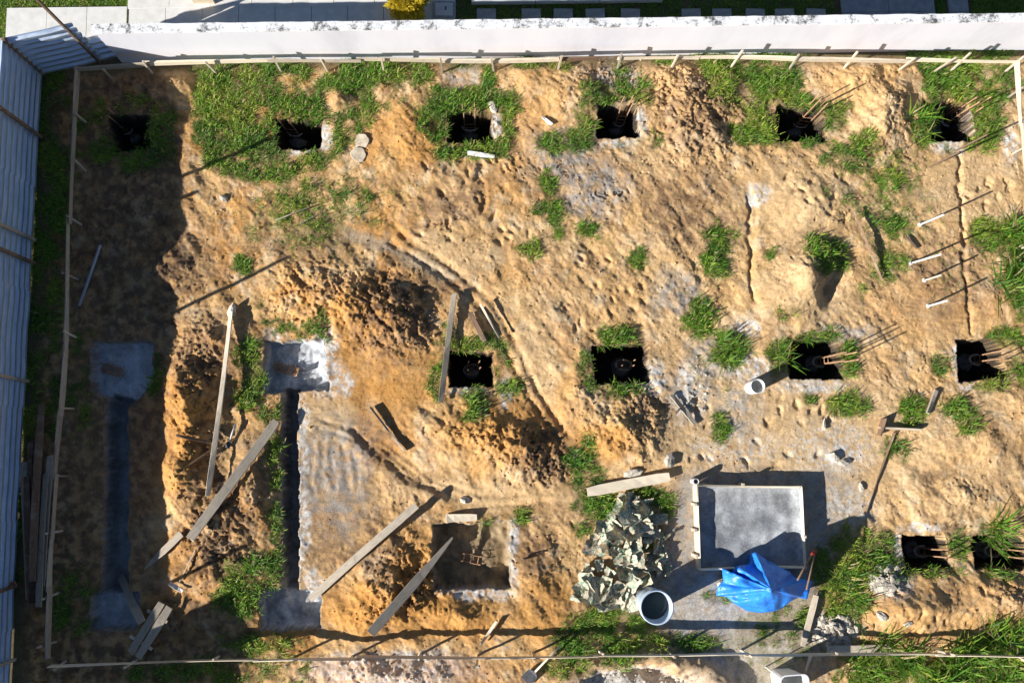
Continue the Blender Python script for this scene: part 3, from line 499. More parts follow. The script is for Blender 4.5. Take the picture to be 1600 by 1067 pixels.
def plank(name, label, cat, a, b, w, th, mat, za=None, zb=None, taper=0, bow=0, group=None, roll=0., lift=.0, parent=None):
    SEED[0] += 1
    p = PG(*a) if za is None else P(*a, za); q = PG(*b) if zb is None else P(*b, zb)
    if za is None:                                                 # lay it on the ground it crosses
        for _ in range(3):
            tt = np.linspace(0, 1, 40); xx = p[0]+(q[0]-p[0])*tt; yy = p[1]+(q[1]-p[1])*tt; h = hz(xx, yy); zl = p[2]+(q[2]-p[2])*tt
            e = h-zl; k0 = e[:20].max(); k1 = e[20:].max(); zz0, zz1 = p[2]+max(k0, 0)*.9, q[2]+max(k1, 0)*.9
            p = P(*a, zz0); q = P(*b, zz1)
        p[2] += lift+.004; q[2] += lift+.004
    L = float(np.linalg.norm(q-p)); vs, fs = board_mesh(L, w, th, SEED[0], taper, bow); m = MB(); m.add(vs, fs); o = m.build(name, mat, parent)
    rot = frame(p, q) @ Matrix.Rotation(roll, 3, 'X'); o.matrix_world = Matrix.Translation(Vector((p+q)/2)) @ rot.to_4x4()
    if parent: o.parent = parent
    if label: tag(o, label, cat, group)
    return o
pl = 'loose planks on the earth'
plank('plank', 'long pale narrow board lying upright down the earth mound left of the pale grey pit', 'plank', (362, 488), (327, 774), .10, .05, WPALE, lift=.05, group=pl)
plank('plank', 'long weathered plank slanting over the mound left of the dark trench', 'plank', (432, 658), (300, 842), .20, .045, WGREY, lift=.06, group=pl)
plank('plank', 'weathered plank reaching from the grey pit corner over flat brown soil', 'plank', (650, 789), (486, 936), .17, .04, WGREY, lift=.03, group=pl)
plank('plank', 'pointed grey plank bridging from the earth mound over the sunlit pit', 'plank', (580, 987), (707, 840), .21, .045, WGREY, taper=.75, lift=.08, group=pl)
plank('plank', 'narrow pale plank at the left rim of the black pit near the middle', 'plank', (711, 461), (688, 628), .125, .04, WGREY, lift=.06, group=pl)
plank('plank', 'wide clean pale board above the heap of empty sacks', 'plank', (917, 768), (1046, 745), .23, .04, WCLEAN, .10, .10, group=pl)
plank('plank', 'short pale board at the upper rim of the sunlit pit', 'plank', (697, 809), (746, 808), .17, .03, WPINE, lift=.02, group=pl)
plank('plank', 'short sliver of pale timber with a pointed end at the edge of the fence shadow', 'plank', (284, 833), (228, 888), .16, .03, WGREY, taper=.9, lift=.03, group=pl)
plank('plank', 'short greyish plank lying in the fence shadow beside the nailed boards', 'plank', (190, 899), (224, 971), .17, .03, WGREY, lift=.04, group=pl)
plank('plank', 'grey board standing on edge in the orange soil with a long dark shadow', 'plank', (580, 637), (632, 704), .04, .11, WGREY, lift=.02, group=pl)
plank('plank', 'pointed stump of brown timber between the leaning plank and the grass', 'plank', (735, 490), (757, 534), .12, .07, WBROWN, lift=.04, group=pl)
plank('plank', 'thin pale lath propped beside the brown timber stump', 'plank', (751, 478), (780, 530), .05, .05, WPALE, lift=.16, group=pl)
plank('plank', 'broken pale board on the whitish ground right of the middle black pit', 'plank', (1048, 617), (1085, 663), .11, .05, WPALE, lift=.03, group=pl)
plank('plank', 'short brown crosspiece laid over the broken pale board', 'plank', (1054, 646), (1066, 633), .04, .04, WBROWN, lift=.10, group=pl)
plank('plank', 'narrow pale plank leaning out of the grass below the blue tarpaulin', 'plank', (1272, 928), (1252, 1007), .12, .04, WPALE, lift=.08, group=pl)
plank('plank', 'broad pale board on the rubble by the bottom string line', 'plank', (1290, 1014), (1386, 1012), .22, .05, WPALE, lift=.08, group=pl)
plank('plank', 'white broken lath standing out near the fence shadow edge', 'plank', (267, 910), (286, 922), .08, .04, MSTAKE, lift=.05, group=pl)
plank('plank', 'brown formwork board on edge with a crossed end in the right part of the plot', 'plank', (1372, 668), (1434, 672), .045, .14, WGREY, lift=.0, group=pl)
plank('plank', 'stub of timber nailed across the brown formwork board', 'plank', (1378, 654), (1371, 680), .05, .17, WBROWN, lift=.0, group=pl)
plank('plank', 'short grey board beside the square weed patch on the right', 'plank', (1460, 611), (1447, 646), .10, .07, WGREY, lift=.02, group=pl)
plank('plank', 'tiny wood block lying on the pale trodden sand', 'plank', (1288, 654), (1286, 672), .06, .05, WPALE, lift=.0, group=pl)
plank('stick', 'long thin pole lying from the sand heap into the weeds on the right', 'stick', (1331, 332), (1374, 438), .028, .03, WBROWN, lift=.1)
plank('stick', 'long thin dark stick lying on sand right of the mixing trough', 'stick', (1397, 676), (1353, 800), .035, .035, WBROWN, lift=.01)
plank('stick', 'thin brown stick crossing the long pale board in the earth mound', 'stick', (277, 680), (334, 692), .06, .05, WBROWN, lift=.04)
plank('stick', 'short brown stick lying aslant behind the long pale board', 'stick', (297, 726), (345, 695), .05, .05, WBROWN, lift=.04)
plank('stick', 'thin twig sticking from the earth under the plank end near the fence shadow', 'stick', (307, 857), (282, 908), .03, .03, WGREY, lift=.04)
plank('stick', 'pale stick standing aslant near the bottom rail shadow', 'stick', (776, 968), (752, 1004), .06, .05, WPALE, lift=.08)
plank('stick', 'dark short stick on brown earth right of the sunlit pit', 'stick', (818, 873), (850, 862), .045, .04, WDARK, lift=.02)
plank('stick', 'small white stick on sand above the weeds of the upper middle pit', 'stick', (847, 184), (862, 196), .06, .04, MSTAKE, lift=.02)
plank('stick', 'whitish flat slat under the third pit of the top row', 'stick', (731, 240), (772, 246), .09, .05, MSTAKE, lift=.02)
plank('stick', 'dry grey branch on the straw coloured ground left of the path', 'stick', (432, 345), (482, 326), .035, .035, WGREY, lift=.03)
plank('stick', 'shorter dry branch just below the grey branch on straw coloured ground', 'stick', (468, 352), (490, 340), .03, .03, WGREY, lift=.03)
plank('stick', 'brown stick on the bare soil by the leaning white stakes', 'stick', (1414, 369), (1431, 389), .03, .03, WDARK, lift=.02)
plank('stick', 'thin pale twig beside the tub at the bottom edge', 'stick', (1263, 1021), (1256, 1045), .05, .04, WPALE, lift=.1)
m = MB(); m.tube([PG(157, 383, .03), PG(140, 432, .03), PG(124, 478, .03)], .032, 10); o = m.build('plastic_pipe', MPIPE, None, True, tuple(PG(140, 432))); tag(o, 'straight grey plastic pipe lying on shaded soil near the fence', 'pipe')
# nailed pair of boards
c = PG(236, 983, .09); nb_ = thing('board_pallet', 'two grey boards nailed on short cleats lying in the fence shadow', 'panel', c, math.radians(60))
for y in (-.095, .095): vs, fs = board_mesh(1.18, .17, .03, 5+int(y*100)); m = MB(); m.add(vs, fs); o = m.build('board', WGREY, nb_); o.location = (0, y, .04)
for x, L in ((-.32, .55), (.3, .5)): m = MB(); m.box((0, 0, 0), .06, L, .04); o = m.build('cleat', WPALE, nb_); o.location = (x, .03, .018)
# stack of boards by the fence
lab = ['long brown board topmost of the stack by the fence', 'grey outermost board of the stack nearest the fence', 'brown board second from the fence in the stack', 'short brown board at the upper end of the stack', 'dark board in the middle of the stack by the fence', 'grey board of the stack next to the left rail', 'narrow board under the left rail at the lower stack', 'split brown board low in the stack']
for k, (a, b, zl) in enumerate([((72, 632), (58, 905), .16), ((42, 722), (47, 935), .05), ((52, 690), (50, 930), .05), ((66, 655), (62, 820), .06), ((60, 700), (57, 940), .11), ((80, 712), (70, 915), .05), ((76, 740), (66, 946), .10), ((48, 745), (54, 950), .11)]):
    plank('plank', lab[k], 'plank', a, b, .14, .04, [WBROWN, WGREY, WBROWN, WBROWN, WDARK, WGREY, WGREY, WBROWN][k], lift=zl, group='boards stacked beside the fence')
plank('plank', 'short reddish board leaning on the fence at the lower left', 'plank', (0, 922), (36, 908), .12, .04, WBROWN, lift=.25, group=pl)

# ---------------------------------------------------------------- batter boards round the plot
def rail_run(name, label, pts, zt, hh, th, stakes, mat, mats=None, lean=.05, joint=0):
    root = thing(name, label, 'batter board', P(*pts[0], 0), 0); loc = np.array(root.location)
    for i, (a, b) in enumerate(zip(pts, pts[1:])):
        p = P(*a, zt); q = P(*b, zt); off = .02*(i % 2)*joint; d = (q-p)/np.linalg.norm(q-p); n2 = np.array([-d[1], d[0], 0]); m = MB(); SEED[0] += 1
        vs, fs = board_mesh(float(np.linalg.norm(q-p))+.1*joint, th, hh, SEED[0], bow=random.uniform(-.02, .02)); m.add(vs, fs); o = m.build('rail', (mats or [mat]*20)[i], root)
        mid = (p+q)/2+n2*off; mid[2] = zt-hh; o.matrix_world = Matrix.Translation(Vector(mid)) @ frame((p[0], p[1], 0), (q[0], q[1], q[2]-p[2])).to_4x4(); o.location = Vector(mid)-root.location
    for k, (x, y, h) in enumerate(stakes):
        p = P(x, y, zt-.1); g = float(hz(p[0], p[1])); m = MB(); lx, ly = random.uniform(-lean, lean), random.uniform(-lean, lean)
        m.tube([(p[0], p[1], g-.2), (p[0]+lx, p[1]+ly, h)], [.028, .028], 4); o = m.build('stake', WPALE if k % 3 else WGREY, root, loc=tuple(loc)); o.location = (0, 0, 0)
    return root
rail_run('batter_board', 'pale timber setting-out rail on stakes in front of the white wall', [(118, 106), (228, 99), (420, 93.5), (560, 92.5), (690, 92.5), (870, 91), (970, 89), (1090, 89), (1250, 91.5), (1420, 93), (1592, 95)], .56, .15, .028,
         [(160, 108, .62), (226, 102, .72), (330, 100, .7), (432, 98, .62), (507, 98, .6), (596, 98, .74), (689, 98, .82), (773, 97, .72), (874, 96, .74), (970, 95, .76), (1055, 94, .78), (1149, 94, .85), (1244, 96, .76), (1329, 97, .82), (1417, 98, .76), (1474, 98, .86), (1503, 98, .84), (1590, 99, .8)], WPINE, [WGREY]+[WPINE, WPALE, WPINE]+[WPALE]+[WBROWN, WPALE]+[WPINE, WPALE, WPINE, WPALE], .09, 1)
rail_run('batter_board', 'weathered setting-out rail on stakes along the metal fence', [(119, 106), (113, 200), (105, 345), (99.5, 530), (91, 645), (83, 745), (78, 840), (74, 920), (70, 1026)], .55, .15, .035,
         [(120, 180, .6), (118, 258, .6), (110, 342, .6), (106, 430, .58), (103, 524, .6), (98, 636, .66), (88, 745, .6), (82, 832, .6), (76, 930, .6), (72, 1010, .7)], WGREY, None, .07, 1)
rail_run('batter_board', 'thin setting-out rail on stakes crossing the bottom of the plot', [(78, 1041), (212, 1038), (400, 1034), (560, 1030), (800, 1029), (930, 1026), (1168, 1024), (1300, 1024), (1470, 1025), (1640, 1028)], .56, .15, .022,
         [(84, 1040, .6), (200, 1038, .62), (330, 1035, .6), (455, 1032, .66), (548, 1030, .72), (655, 1029, .6), (748, 1029, .72), (835, 1028, .6), (940, 1026, .62), (1050, 1025, .6), (1168, 1024, .74), (1310, 1024, .62), (1480, 1025, .7), (1590, 1027, .74)], WPINE, None, .1, 1)
rail_run('batter_board', 'pale setting-out rail on stakes at the right edge of the plot', [(1591, 98), (1598, 190), (1612, 330), (1622, 520), (1640, 800)], .56, .13, .03, [(1594, 140, .66), (1602, 230, .6), (1615, 380, .6)], WPALE, None, .05, 1)

# white-tipped stakes with long shadows
for k, (a, lab, h) in enumerate([((1437, 351), 'topmost of the four thin leaning white stakes on the right', .85), ((1423, 411), 'white stake with a grey mortar collar at its foot', .9), ((1444, 438), 'white stake just below the one with the mortar collar', .62), ((1450, 478), 'lowest of the four thin white stakes on the right', .72)]):
    p = PG(*a); st = thing('stake', lab, 'stake', p, 0, 'leaning white stakes'); m = MB(); lx = (.10, .22, .06, .05)[k]; m.tube([(0, 0, -.1), (lx, -.01, h)], .022, 6); m.build('shaft', MSTAKE if k != 2 else WPALE, st)
    m = MB(); m.lathe([(.055, -.05), (.05, .03), (.028, .05)], 10); m.build('collar', MCEM if k == 1 else MSTAKE, st)
# tall thin sticks above right pit whose shadows cross it
for a, lab in (((1450, 262), 'reddish leaning rod beside the crack right of the top right pit'), ((1492, 236), 'thin brown rod standing below the top right pit')):
    p = PG(*a); m = MB(); m.tube([p-np.array([0, 0, .1]), p+np.array([.35, .12, .75])], .022, 6); o = m.build('rod', WBROWN, None, loc=tuple(p)); tag(o, lab, 'rod')

# ---------------------------------------------------------------- rebar cages in the pits
def cage(px, py, zb, zt, wx, wy, label, n=4, spl=False, rz=0., lean=(0, 0)):
    p = P(px, py, zb); g = thing('rebar_cage', label, 'rebar cage', p, rz, 'rebar cages in the footing pits'); hh = zt-zb
    for sx in (-1, 1):
        for sy in (-1, 1):
            m = MB(); t_ = hh*random.uniform(.88, 1.05); jx, jy = random.uniform(-.03, .03), random.uniform(-.03, .03)
            m.tube([(sx*wx/2, sy*wy/2, -.05), (sx*wx/2+lean[0]*.5, sy*wy/2+lean[1]*.5, hh*.5), (sx*wx/2+jx+lean[0], sy*wy/2+jy+lean[1], t_)], .015, 5); m.build('bar', MRUST, g)
    for q in np.arange(.3, hh*.55, .21):
        m = MB(); f = q/hh; ox, oy = lean[0]*f, lean[1]*f; m.tube([(-wx/2+ox-.01, -wy/2+oy-.01, q), (wx/2+ox+.01, -wy/2+oy-.01, q), (wx/2+ox+.01, wy/2+oy+.01, q), (-wx/2+ox-.01, wy/2+oy+.01, q), (-wx/2+ox-.01, -wy/2+oy-.01, q)], .009, 4); m.build('stirrup', MRUST, g)
    m = MB(); e_ = [(wx*.75*math.cos(a), wy*.85*math.sin(a), .4) for a in np.linspace(0, 2*math.pi, 13)]; m.tube(e_, .028 if spl else .018, 5); m.build('stirrup', MSPLASH, g)
    m = MB(); r = random.Random(int(px)); pts = [(wx*.95, -.04), (wx*.8, .05), (wx*.5, .1), (.02, .11)]; m.lathe([(a*r.uniform(.85, 1.1), b) for a, b in pts], 9); m.build('concrete_stub', MCEM, g)
ROWS = [(205, 212, -1.2, .25, 'shaded rebar cage in the pit in the top left corner'), (466, 215, -1.15, .35, 'rusty rebar cage in the top row pit amid thick grass second from left'), (735, 207, -1.25, .3, 'rebar cage with pale stirrups in the third pit of the top row'), (963, 200, -1.25, .5, 'rebar cage in the fourth pit of the top row'), (1242, 202, -1.25, .75, 'rusty rebar cage in the fifth pit of the top row'), (1470, 200, -1.25, .5, 'rebar cage in the top row pit nearest the right edge'),
        (737, 580, -1.35, .0, 'dark rebar cage in the black pit below the leaning plank'), (970, 573, -1.35, -.1, 'cement splashed rebar cage in the widest black pit'), (1272, 568, -1.35, .75, 'rebar cage in the black pit beside the white pipe'), (1512, 565, -1.25, .3, 'rebar cage in the black pit at the right beside leafy weeds'), (1428, 858, -1.25, .35, 'rebar cage in the left of the two neighbouring lower right pits'), (1535, 858, -1.25, .35, 'rebar cage in the lower right pit under long reeds'),
        ]
for k, (x, y, zb, zt, lab) in enumerate(ROWS): cage(x, y, zb, zt, .26 if k != 3 else .2, .15, lab, spl=k in (2, 5, 7, 8, 9, 10, 11), rz=random.uniform(-.15, .15), lean=(random.uniform(-.06, .06), random.uniform(-.06, .06)))
for x, y, zb, lab in ((450, 577, -.36, 'rusty rebar mat lying on the pale grey pit floor'), (178, 578, -.4, 'rusty rebar mat on the shaded grey pit floor by the fence'), (737, 872, -.42, 'low rebar frame standing on the sunlit pit floor')):
    p = P(x, y, zb); g = thing('rebar_cage', lab, 'rebar cage', p, -.2, 'rebar cages in the footing pits'); hh = .75 if x == 737 else .3
    for i in range(4 if x == 737 else 6):
        m = MB()
        if x == 737: yy, zz_ = (-.1 if i % 2 else .1), (.04 if i < 2 else .2); m.tube([(-.22, yy*.8, zz_*.7), (.22, yy*.9, zz_*.7+.02)], .009, 5)
        else: m.tube([(-.3+random.uniform(-.06, .06), -.1+.04*i, .04), (.25+random.uniform(-.05, .05), -.12+.035*i, .07+.04*random.random()), (.28, -.1+.03*i, .2)], .013, 5)
        m.build('bar', MRUST, g)
    for q in (-.17, -.01, .15) if x == 737 else (-.15, 0, .15):
        m = MB(); m.tube([(q, -.09, .03), (q, .09, .03), (q, .09, .15), (q, -.09, .15), (q, -.09, .03)] if x == 737 else [(q, -.13, .05), (q+.02, .13, .1)], .011, 4); m.build('stirrup', MRUST, g)

# ---------------------------------------------------------------- mortar trough
TZ = .28
c4 = [P(1090, 759, TZ), P(1252, 760, TZ), P(1259, 887, TZ), P(1093, 889, TZ)]; tc = sum(c4)/4; tc[2] = 0
tr_ = thing('mortar_trough', 'shallow timber mixing trough holding damp grey mortar', 'mixing trough', tc)
for i in range(4):
    p, q = c4[i].copy(), c4[(i+1) % 4].copy(); L = float(np.linalg.norm(q-p)); vs, fs = board_mesh(L+(.04 if i % 2 else -.01), .042, TZ+.06, 40+i); m = MB(); m.add(vs, fs); o = m.build('side_board', WPINE, tr_); mid = (p+q)/2-tc; mid[2] = -.05
    o.location = mid; o.rotation_euler = (0, 0, math.atan2(q[1]-p[1], q[0]-p[0]))
gxn, gyn = 40, 32; u, v = np.meshgrid(np.linspace(.012, .988, gxn), np.linspace(.012, .988, gyn)); pts = (c4[0][None, None]*(1-u[..., None])+c4[1]*u[..., None])*(1-v[..., None])+(c4[3]*(1-u[..., None])+c4[2]*u[..., None])*v[..., None]
ed = np.minimum(np.minimum(u, 1-u), np.minimum(v, 1-v)); mz = .10+.03*fbm(u*4, v*4, 5, 4)+.14*smooth(.08, 0, 1-u)+.10*smooth(.06, 0, v)
V = np.stack([pts[..., 0]-tc[0], pts[..., 1]-tc[1], mz], -1).reshape(-1, 3); ii = np.arange(gxn*gyn).reshape(gyn, gxn); qd = np.stack([ii[:-1, :-1], ii[1:, :-1], ii[1:, 1:], ii[:-1, 1:]], -1).reshape(-1, 4)
o = arrays_mesh('mortar', V, qd, np.zeros((0, 3), int), MMORT); o.parent = tr_
for x, y in ((1086, 788), (1086, 828), (1146, 890), (1256, 838), (1160, 757), (1087, 868)):
    p = P(x, y, .24)-tc; m = MB(); m.box((p[0], p[1], .14), .055, .06, .36); m.build('peg', WPALE, tr_)
p = P(1088, 752, .3)-tc; m = MB(); m.lathe([(.07, .0), (.07, .3), (.052, .3), (.052, .05), (.0, .05)], 14, (p[0], p[1], 0)); m.build('corner_pipe', MCEM, tr_, True)

# ---------------------------------------------------------------- blue tarpaulin over the machine
OUT = [(1128, 887, .42), (1134, 893, .4), (1144, 896, .5), (1153, 884, .55), (1166, 882, .5), (1176, 881, .46), (1180, 862, .52), (1186, 866, .5), (1196, 873, .46), (1216, 884, .48), (1234, 893, .5), (1241, 901, .45), (1269, 908, .4), (1265, 922, .35), (1261, 936, .32), (1248, 933, .4), (1234, 940, .45), (1222, 950, .4), (1209, 955, .45), (1188, 957, .42), (1167, 954, .38), (1150, 944, .38), (1144, 940, .36), (1135, 932, .34), (1119, 930, .26), (1121, 916, .3), (1130, 908, .38)]
no = len(OUT); K = 4; OO = []
for i in range(no):
    for k in range(K):
        a, b_ = np.array(OUT[i]), np.array(OUT[(i+1) % no]); OO.append(a+(b_-a)*k/K)
OO = np.array(OO); nO = len(OO); NR = 16; V = []; pk = np.array([1206, 921, 1.30]); tp = P(1168, 905, 0); tp[2] = float(hz(tp[0], tp[1]))
for r in range(NR+1):
    tt = r/NR
    for i in range(nO):
        ox, oy, oz = OO[i]; px_, py_ = ox+(pk[0]-ox)*tt, oy+(pk[1]-oy)*tt; ang = i/nO*2*math.pi
        cre = .10*abs(math.sin(ang*2.5+1.7*math.sin(ang*2+1)+tt*1.1))+.03*math.sin(ang*9+tt*9); tq = tt*tt*(3-2*tt)*.5+.5*min(1, tt*1.12); zz = oz+(pk[2]-oz)*tq+(cre-.05)*math.sin(math.pi*min(1, tt*1.2+.08))*1.3*(1-tt)
        zz += .09*float(perlin(np.array(px_/17.), np.array(py_/17.), 77))+.03*float(perlin(np.array(px_/6.), np.array(py_/9.), 78))
        if 1140 < px_ < 1200 and 895 < py_ < 925: zz -= .16*math.exp(-(((px_-1168)/26)**2+((py_-905-(px_-1168)*.35)/7)**2))
        q = P(px_, py_, zz); V.append(q-tp)
nv = len(V)
for i in range(nO):                                                # hanging hem
    ox, oy, oz = OO[i]; q = P(ox, oy, oz); cc = P(1172, 906, 0); q2 = q+(cc-q)*np.array([.16, .16, 0]); q2[2] = max(.04, oz-.45); V.append(q2-tp)
V = np.array(V); qd = []
for r in range(NR): qd += [(r*nO+i, r*nO+(i+1) % nO, (r+1)*nO+(i+1) % nO, (r+1)*nO+i) for i in range(nO)]
qd += [(nv+i, nv+(i+1) % nO, (i+1) % nO, i) for i in range(nO)]
o = arrays_mesh('tarpaulin', V, np.array(qd), np.zeros((0, 3), int), MTARP); o.location = tp; tag(o, 'crumpled bright blue tarpaulin draped over a tall machine beside the trough', 'tarpaulin')
for a, b_, lab in (((1246, 906, 1.1), (1271, 861, .75), 'upper of two brown tool handles with red ends on the tarpaulin'), ((1260, 921, .86), (1275, 859, .72), 'lower and longer of two brown tool handles on the tarpaulin edge')):
    p, q = P(*a), P(*b_); th_ = thing('tool_handle', lab, 'tool handle', p); m = MB(); m.tube([p-p, (q-p)*.86], .019, 8); m.build('shaft', WBROWN, th_, True); m = MB(); m.tube([(q-p)*.86, q-p], .023, 8); m.build('grip', MRED, th_, True)
    g = P(1258, 880, .2); 
# drums and pipe
def vessel(name, label, cat, base_px, r0, r1, h, mat, wz=None, n=36):
    p = PG(*base_px); g = thing(name, label, cat, p); m = MB(); m.lathe([(0.01, -.05), (r0, -.05), (r0*.5+r1*.5, h*.45), (r1, h*.9), (r1*1.05, h*.95), (r1*1.06, h), (r1*.97, h), (r1*.94, h*.92), (r0*.93, .03), (0.01, .03)], n); m.build('shell', mat, g, True)
    m = MB(); m.lathe([(r1*1.03, h*.88), (r1*1.075, h*.88), (r1*1.075, h*.91), (r1*1.03, h*.91)], n); m.build('rim_band', mat, g, True)
    if wz: m = MB(); m.lathe([(r1*.945, h*wz), (.01, h*wz)], n); m.build('water', MWATER, g)
    return g
vessel('water_drum', 'round pale blue open drum of dark water below the sack heap', 'drum', (1013, 937), .30, .335, .9, MDRUM, .62)
vessel('plastic_pipe', 'stub of wide white pipe standing upright on the pale ground', 'pipe', (1173, 606), .155, .155, .5, MPVC, None)
bpy.data.objects.remove([o for o in bpy.data.objects if o.parent and o.parent.name.startswith('plastic_pipe') and o.name.startswith('rim_band')][0])
p = P(1222, 1062, 0); tb = thing('plastic_tub', 'white square tub with rounded corners at the bottom edge', 'tub', p, .06); m = MB()
def rsq(w, r, n=6): return [((w/2-r)*sx+r*math.cos(a0+math.pi/2*k/n), (w/2-r)*sy+r*math.sin(a0+math.pi/2*k/n)) for sx, sy, a0 in ((1, 1, 0), (-1, 1, math.pi/2), (-1, -1, math.pi), (1, -1, 1.5*math.pi)) for k in range(n+1)]
prof = [(.50, .0, .02), (.56, .0, .5), (.60, .0, .75), (.62, .0, .78), (.57, .0, .78), (.54, .0, .6), (.48, .0, .05)]; loops = [[(x, y, zz) for x, y in rsq(w, .12)] for w, _, zz in prof]; n = len(loops[0]); vs = [q for l in loops for q in l]
fs = [(i*n+k, i*n+(k+1) % n, (i+1)*n+(k+1) % n, (i+1)*n+k) for i in range(len(loops)-1) for k in range(n)]+[tuple((len(loops)-1)*n+k for k in range(n))]; m.add(vs, fs); m.build('shell', MPVC, tb); m = MB(); m.tube([(-.34, .30, 0), (-.35, .31, 1.0)], .014, 6); m.build('side_rod', MSTAKE, tb)

# ---------------------------------------------------------------- hoe and trowel
def tool(name, label, cat, a, b_, za, zb, blade, mat):
    p = PG(*a, za); q = PG(*b_, zb); g = thing(name, label, cat, p); m = MB(); m.tube([p-p, q-p], .022, 8); m.build('handle', mat, g, True); m = MB(); rot = frame(p, q)
    w, l = blade; vs = [rot @ Vector(v) for v in ((-l, -w/2, -.02), (-l*.2, -w*.5, .0), (0, -.03, .02), (0, .03, .02), (-l*.2, w*.5, 0), (-l, w/2, -.02), (-l, -w/2, -.04), (-l*.2, -w*.5, -.02), (0, -.03, 0), (0, .03, 0), (-l*.2, w*.5, -.02), (-l, w/2, -.04))]
    m.add(vs, [(0, 1, 4, 5), (1, 2, 3, 4), (11, 10, 7, 6), (10, 9, 8, 7)]+[(i, i+6, (i+1) % 6+6, (i+1) % 6) for i in range(6)]); m.build('blade', MSTEEL, g)
tool('shovel', 'shovel with pale handle and black blade near the bottom edge', 'shovel', (836, 1049), (874, 1010), .12, .2, (.26, .3), WPINE)
tool('trowel', 'small white handled trowel on the dark earth mound', 'trowel', (358, 690), (368, 663), .08, .14, (.1, .14), MSTAKE)

# ---------------------------------------------------------------- stones, broken discs, rubble
def rock(mb, c, r, seed, fl=.7):
    rr_ = np.random.default_rng(seed); n, k = 7, 5; vs = []; fs = []
    for i in range(k+1):
        for j in range(n):
            th = math.pi*i/k; ph = 2*math.pi*j/n; q = r*rr_.uniform(.75, 1.15); vs.append((c[0]+q*(1.3 if seed % 2 else .9)*math.sin(th)*math.cos(ph), c[1]+q*math.sin(th)*math.sin(ph), c[2]+fl*q*math.cos(th)+.3*r*math.sin(ph+seed)*math.sin(th)))
    for i in range(k): fs += [(i*n+j, (i+1)*n+j, (i+1)*n+(j+1) % n, i*n+(j+1) % n) for j in range(n)]
    mb.add(vs, fs)
for k, (x, y, r, lab) in enumerate([(1047, 719, .17, 'pale lump of stone right of the earth mound above the clean board'), (988, 739, .15, 'elongated pale stone just above the clean board'), (727, 781, .12, 'flat whitish stone trodden into the smooth path'), (770, 168, .11, 'white stone at the rim of the third top pit'), (1303, 715, .14, 'pale chunk of concrete on the light sand right of centre'), (1320, 722, .1, 'smaller chunk beside the pale concrete chunk on light sand'), (1378, 962, .12, 'white crumpled stone on the orange sand heap'), (1420, 974, .09, 'small white stone on the orange sand heap'), (350, 310, .1, 'grey lump at the edge of the fence shadow'), (362, 487, .12, 'sandy clod at the top of the long pale board'), (1125, 912, .08, 'small round white stone left of the tarpaulin'), (1345, 760, .07, 'small stone on the sand below the formwork board')]):
    p = PG(x, y, r*.3); m = MB(); rock(m, (0, 0, 0), r, 200+k, .55); o = m.build('stone', MROCK, None, loc=(0, 0, 0)); o.location = p; o.scale = (1.25, .8, 1); o.rotation_euler = (0, 0, random.uniform(0, 3)); tag(o, lab, 'stone')
for k, (x, y, lab) in enumerate([(566, 222, 'upper of two broken concrete discs right of the grassy pit'), (560, 243, 'lower and paler of two broken concrete discs right of the grassy pit')]):
    p = PG(x, y, -.03+.03*k); m = MB(); r_ = np.random.default_rng(k); pr = []; nseg = 20
    vs = []; 
    for zz, q in ((0, .98), (.05, 1.), (.07, .93)):
        for j in range(nseg): rj = (.185*q)*(1+.05*math.sin(j*2.3+k))*(.82 if 7 < j < 12 else 1); vs.append((rj*math.cos(2*math.pi*j/nseg), rj*math.sin(2*math.pi*j/nseg), zz))
    fs = [(i*nseg+j, i*nseg+(j+1) % nseg, (i+1)*nseg+(j+1) % nseg, (i+1)*nseg+j) for i in range(2) for j in range(nseg)]+[tuple(2*nseg+j for j in range(nseg))]; m.add(vs, fs); o = m.build('concrete_disc', MDISC); o.location = p; o.rotation_euler = (.1, -.15, k); tag(o, lab, 'concrete disc')
for k, (x, y, rx, ry, nn_, lab) in enumerate([(1384, 903, 27, 24, 150, 0), (1300, 985, 38, 25, 150, 0), (1090, 610, 20, 40, 50, 0), (640, 1040, 110, 22, 45, 0), (1000, 1062, 70, 14, 40, 0)]):
    m = MB()
    for i in range(nn_):
        a_, rr_ = random.uniform(0, 6.28), math.sqrt(random.random()); p = PG(x+rx*rr_*math.cos(a_), y+ry*rr_*math.sin(a_)); sz = (.016+.062*random.random()**2.5)*(1.25 if k < 2 else .8); p[2] += sz*.15+(.07*(1-rr_) if k < 2 else 0); rock(m, p, sz, 1000+k*200+i, .42)
    p0 = PG(x, y); o = m.build('rubble', MROCK, None, loc=tuple(p0)); o['kind'] = 'stuff'

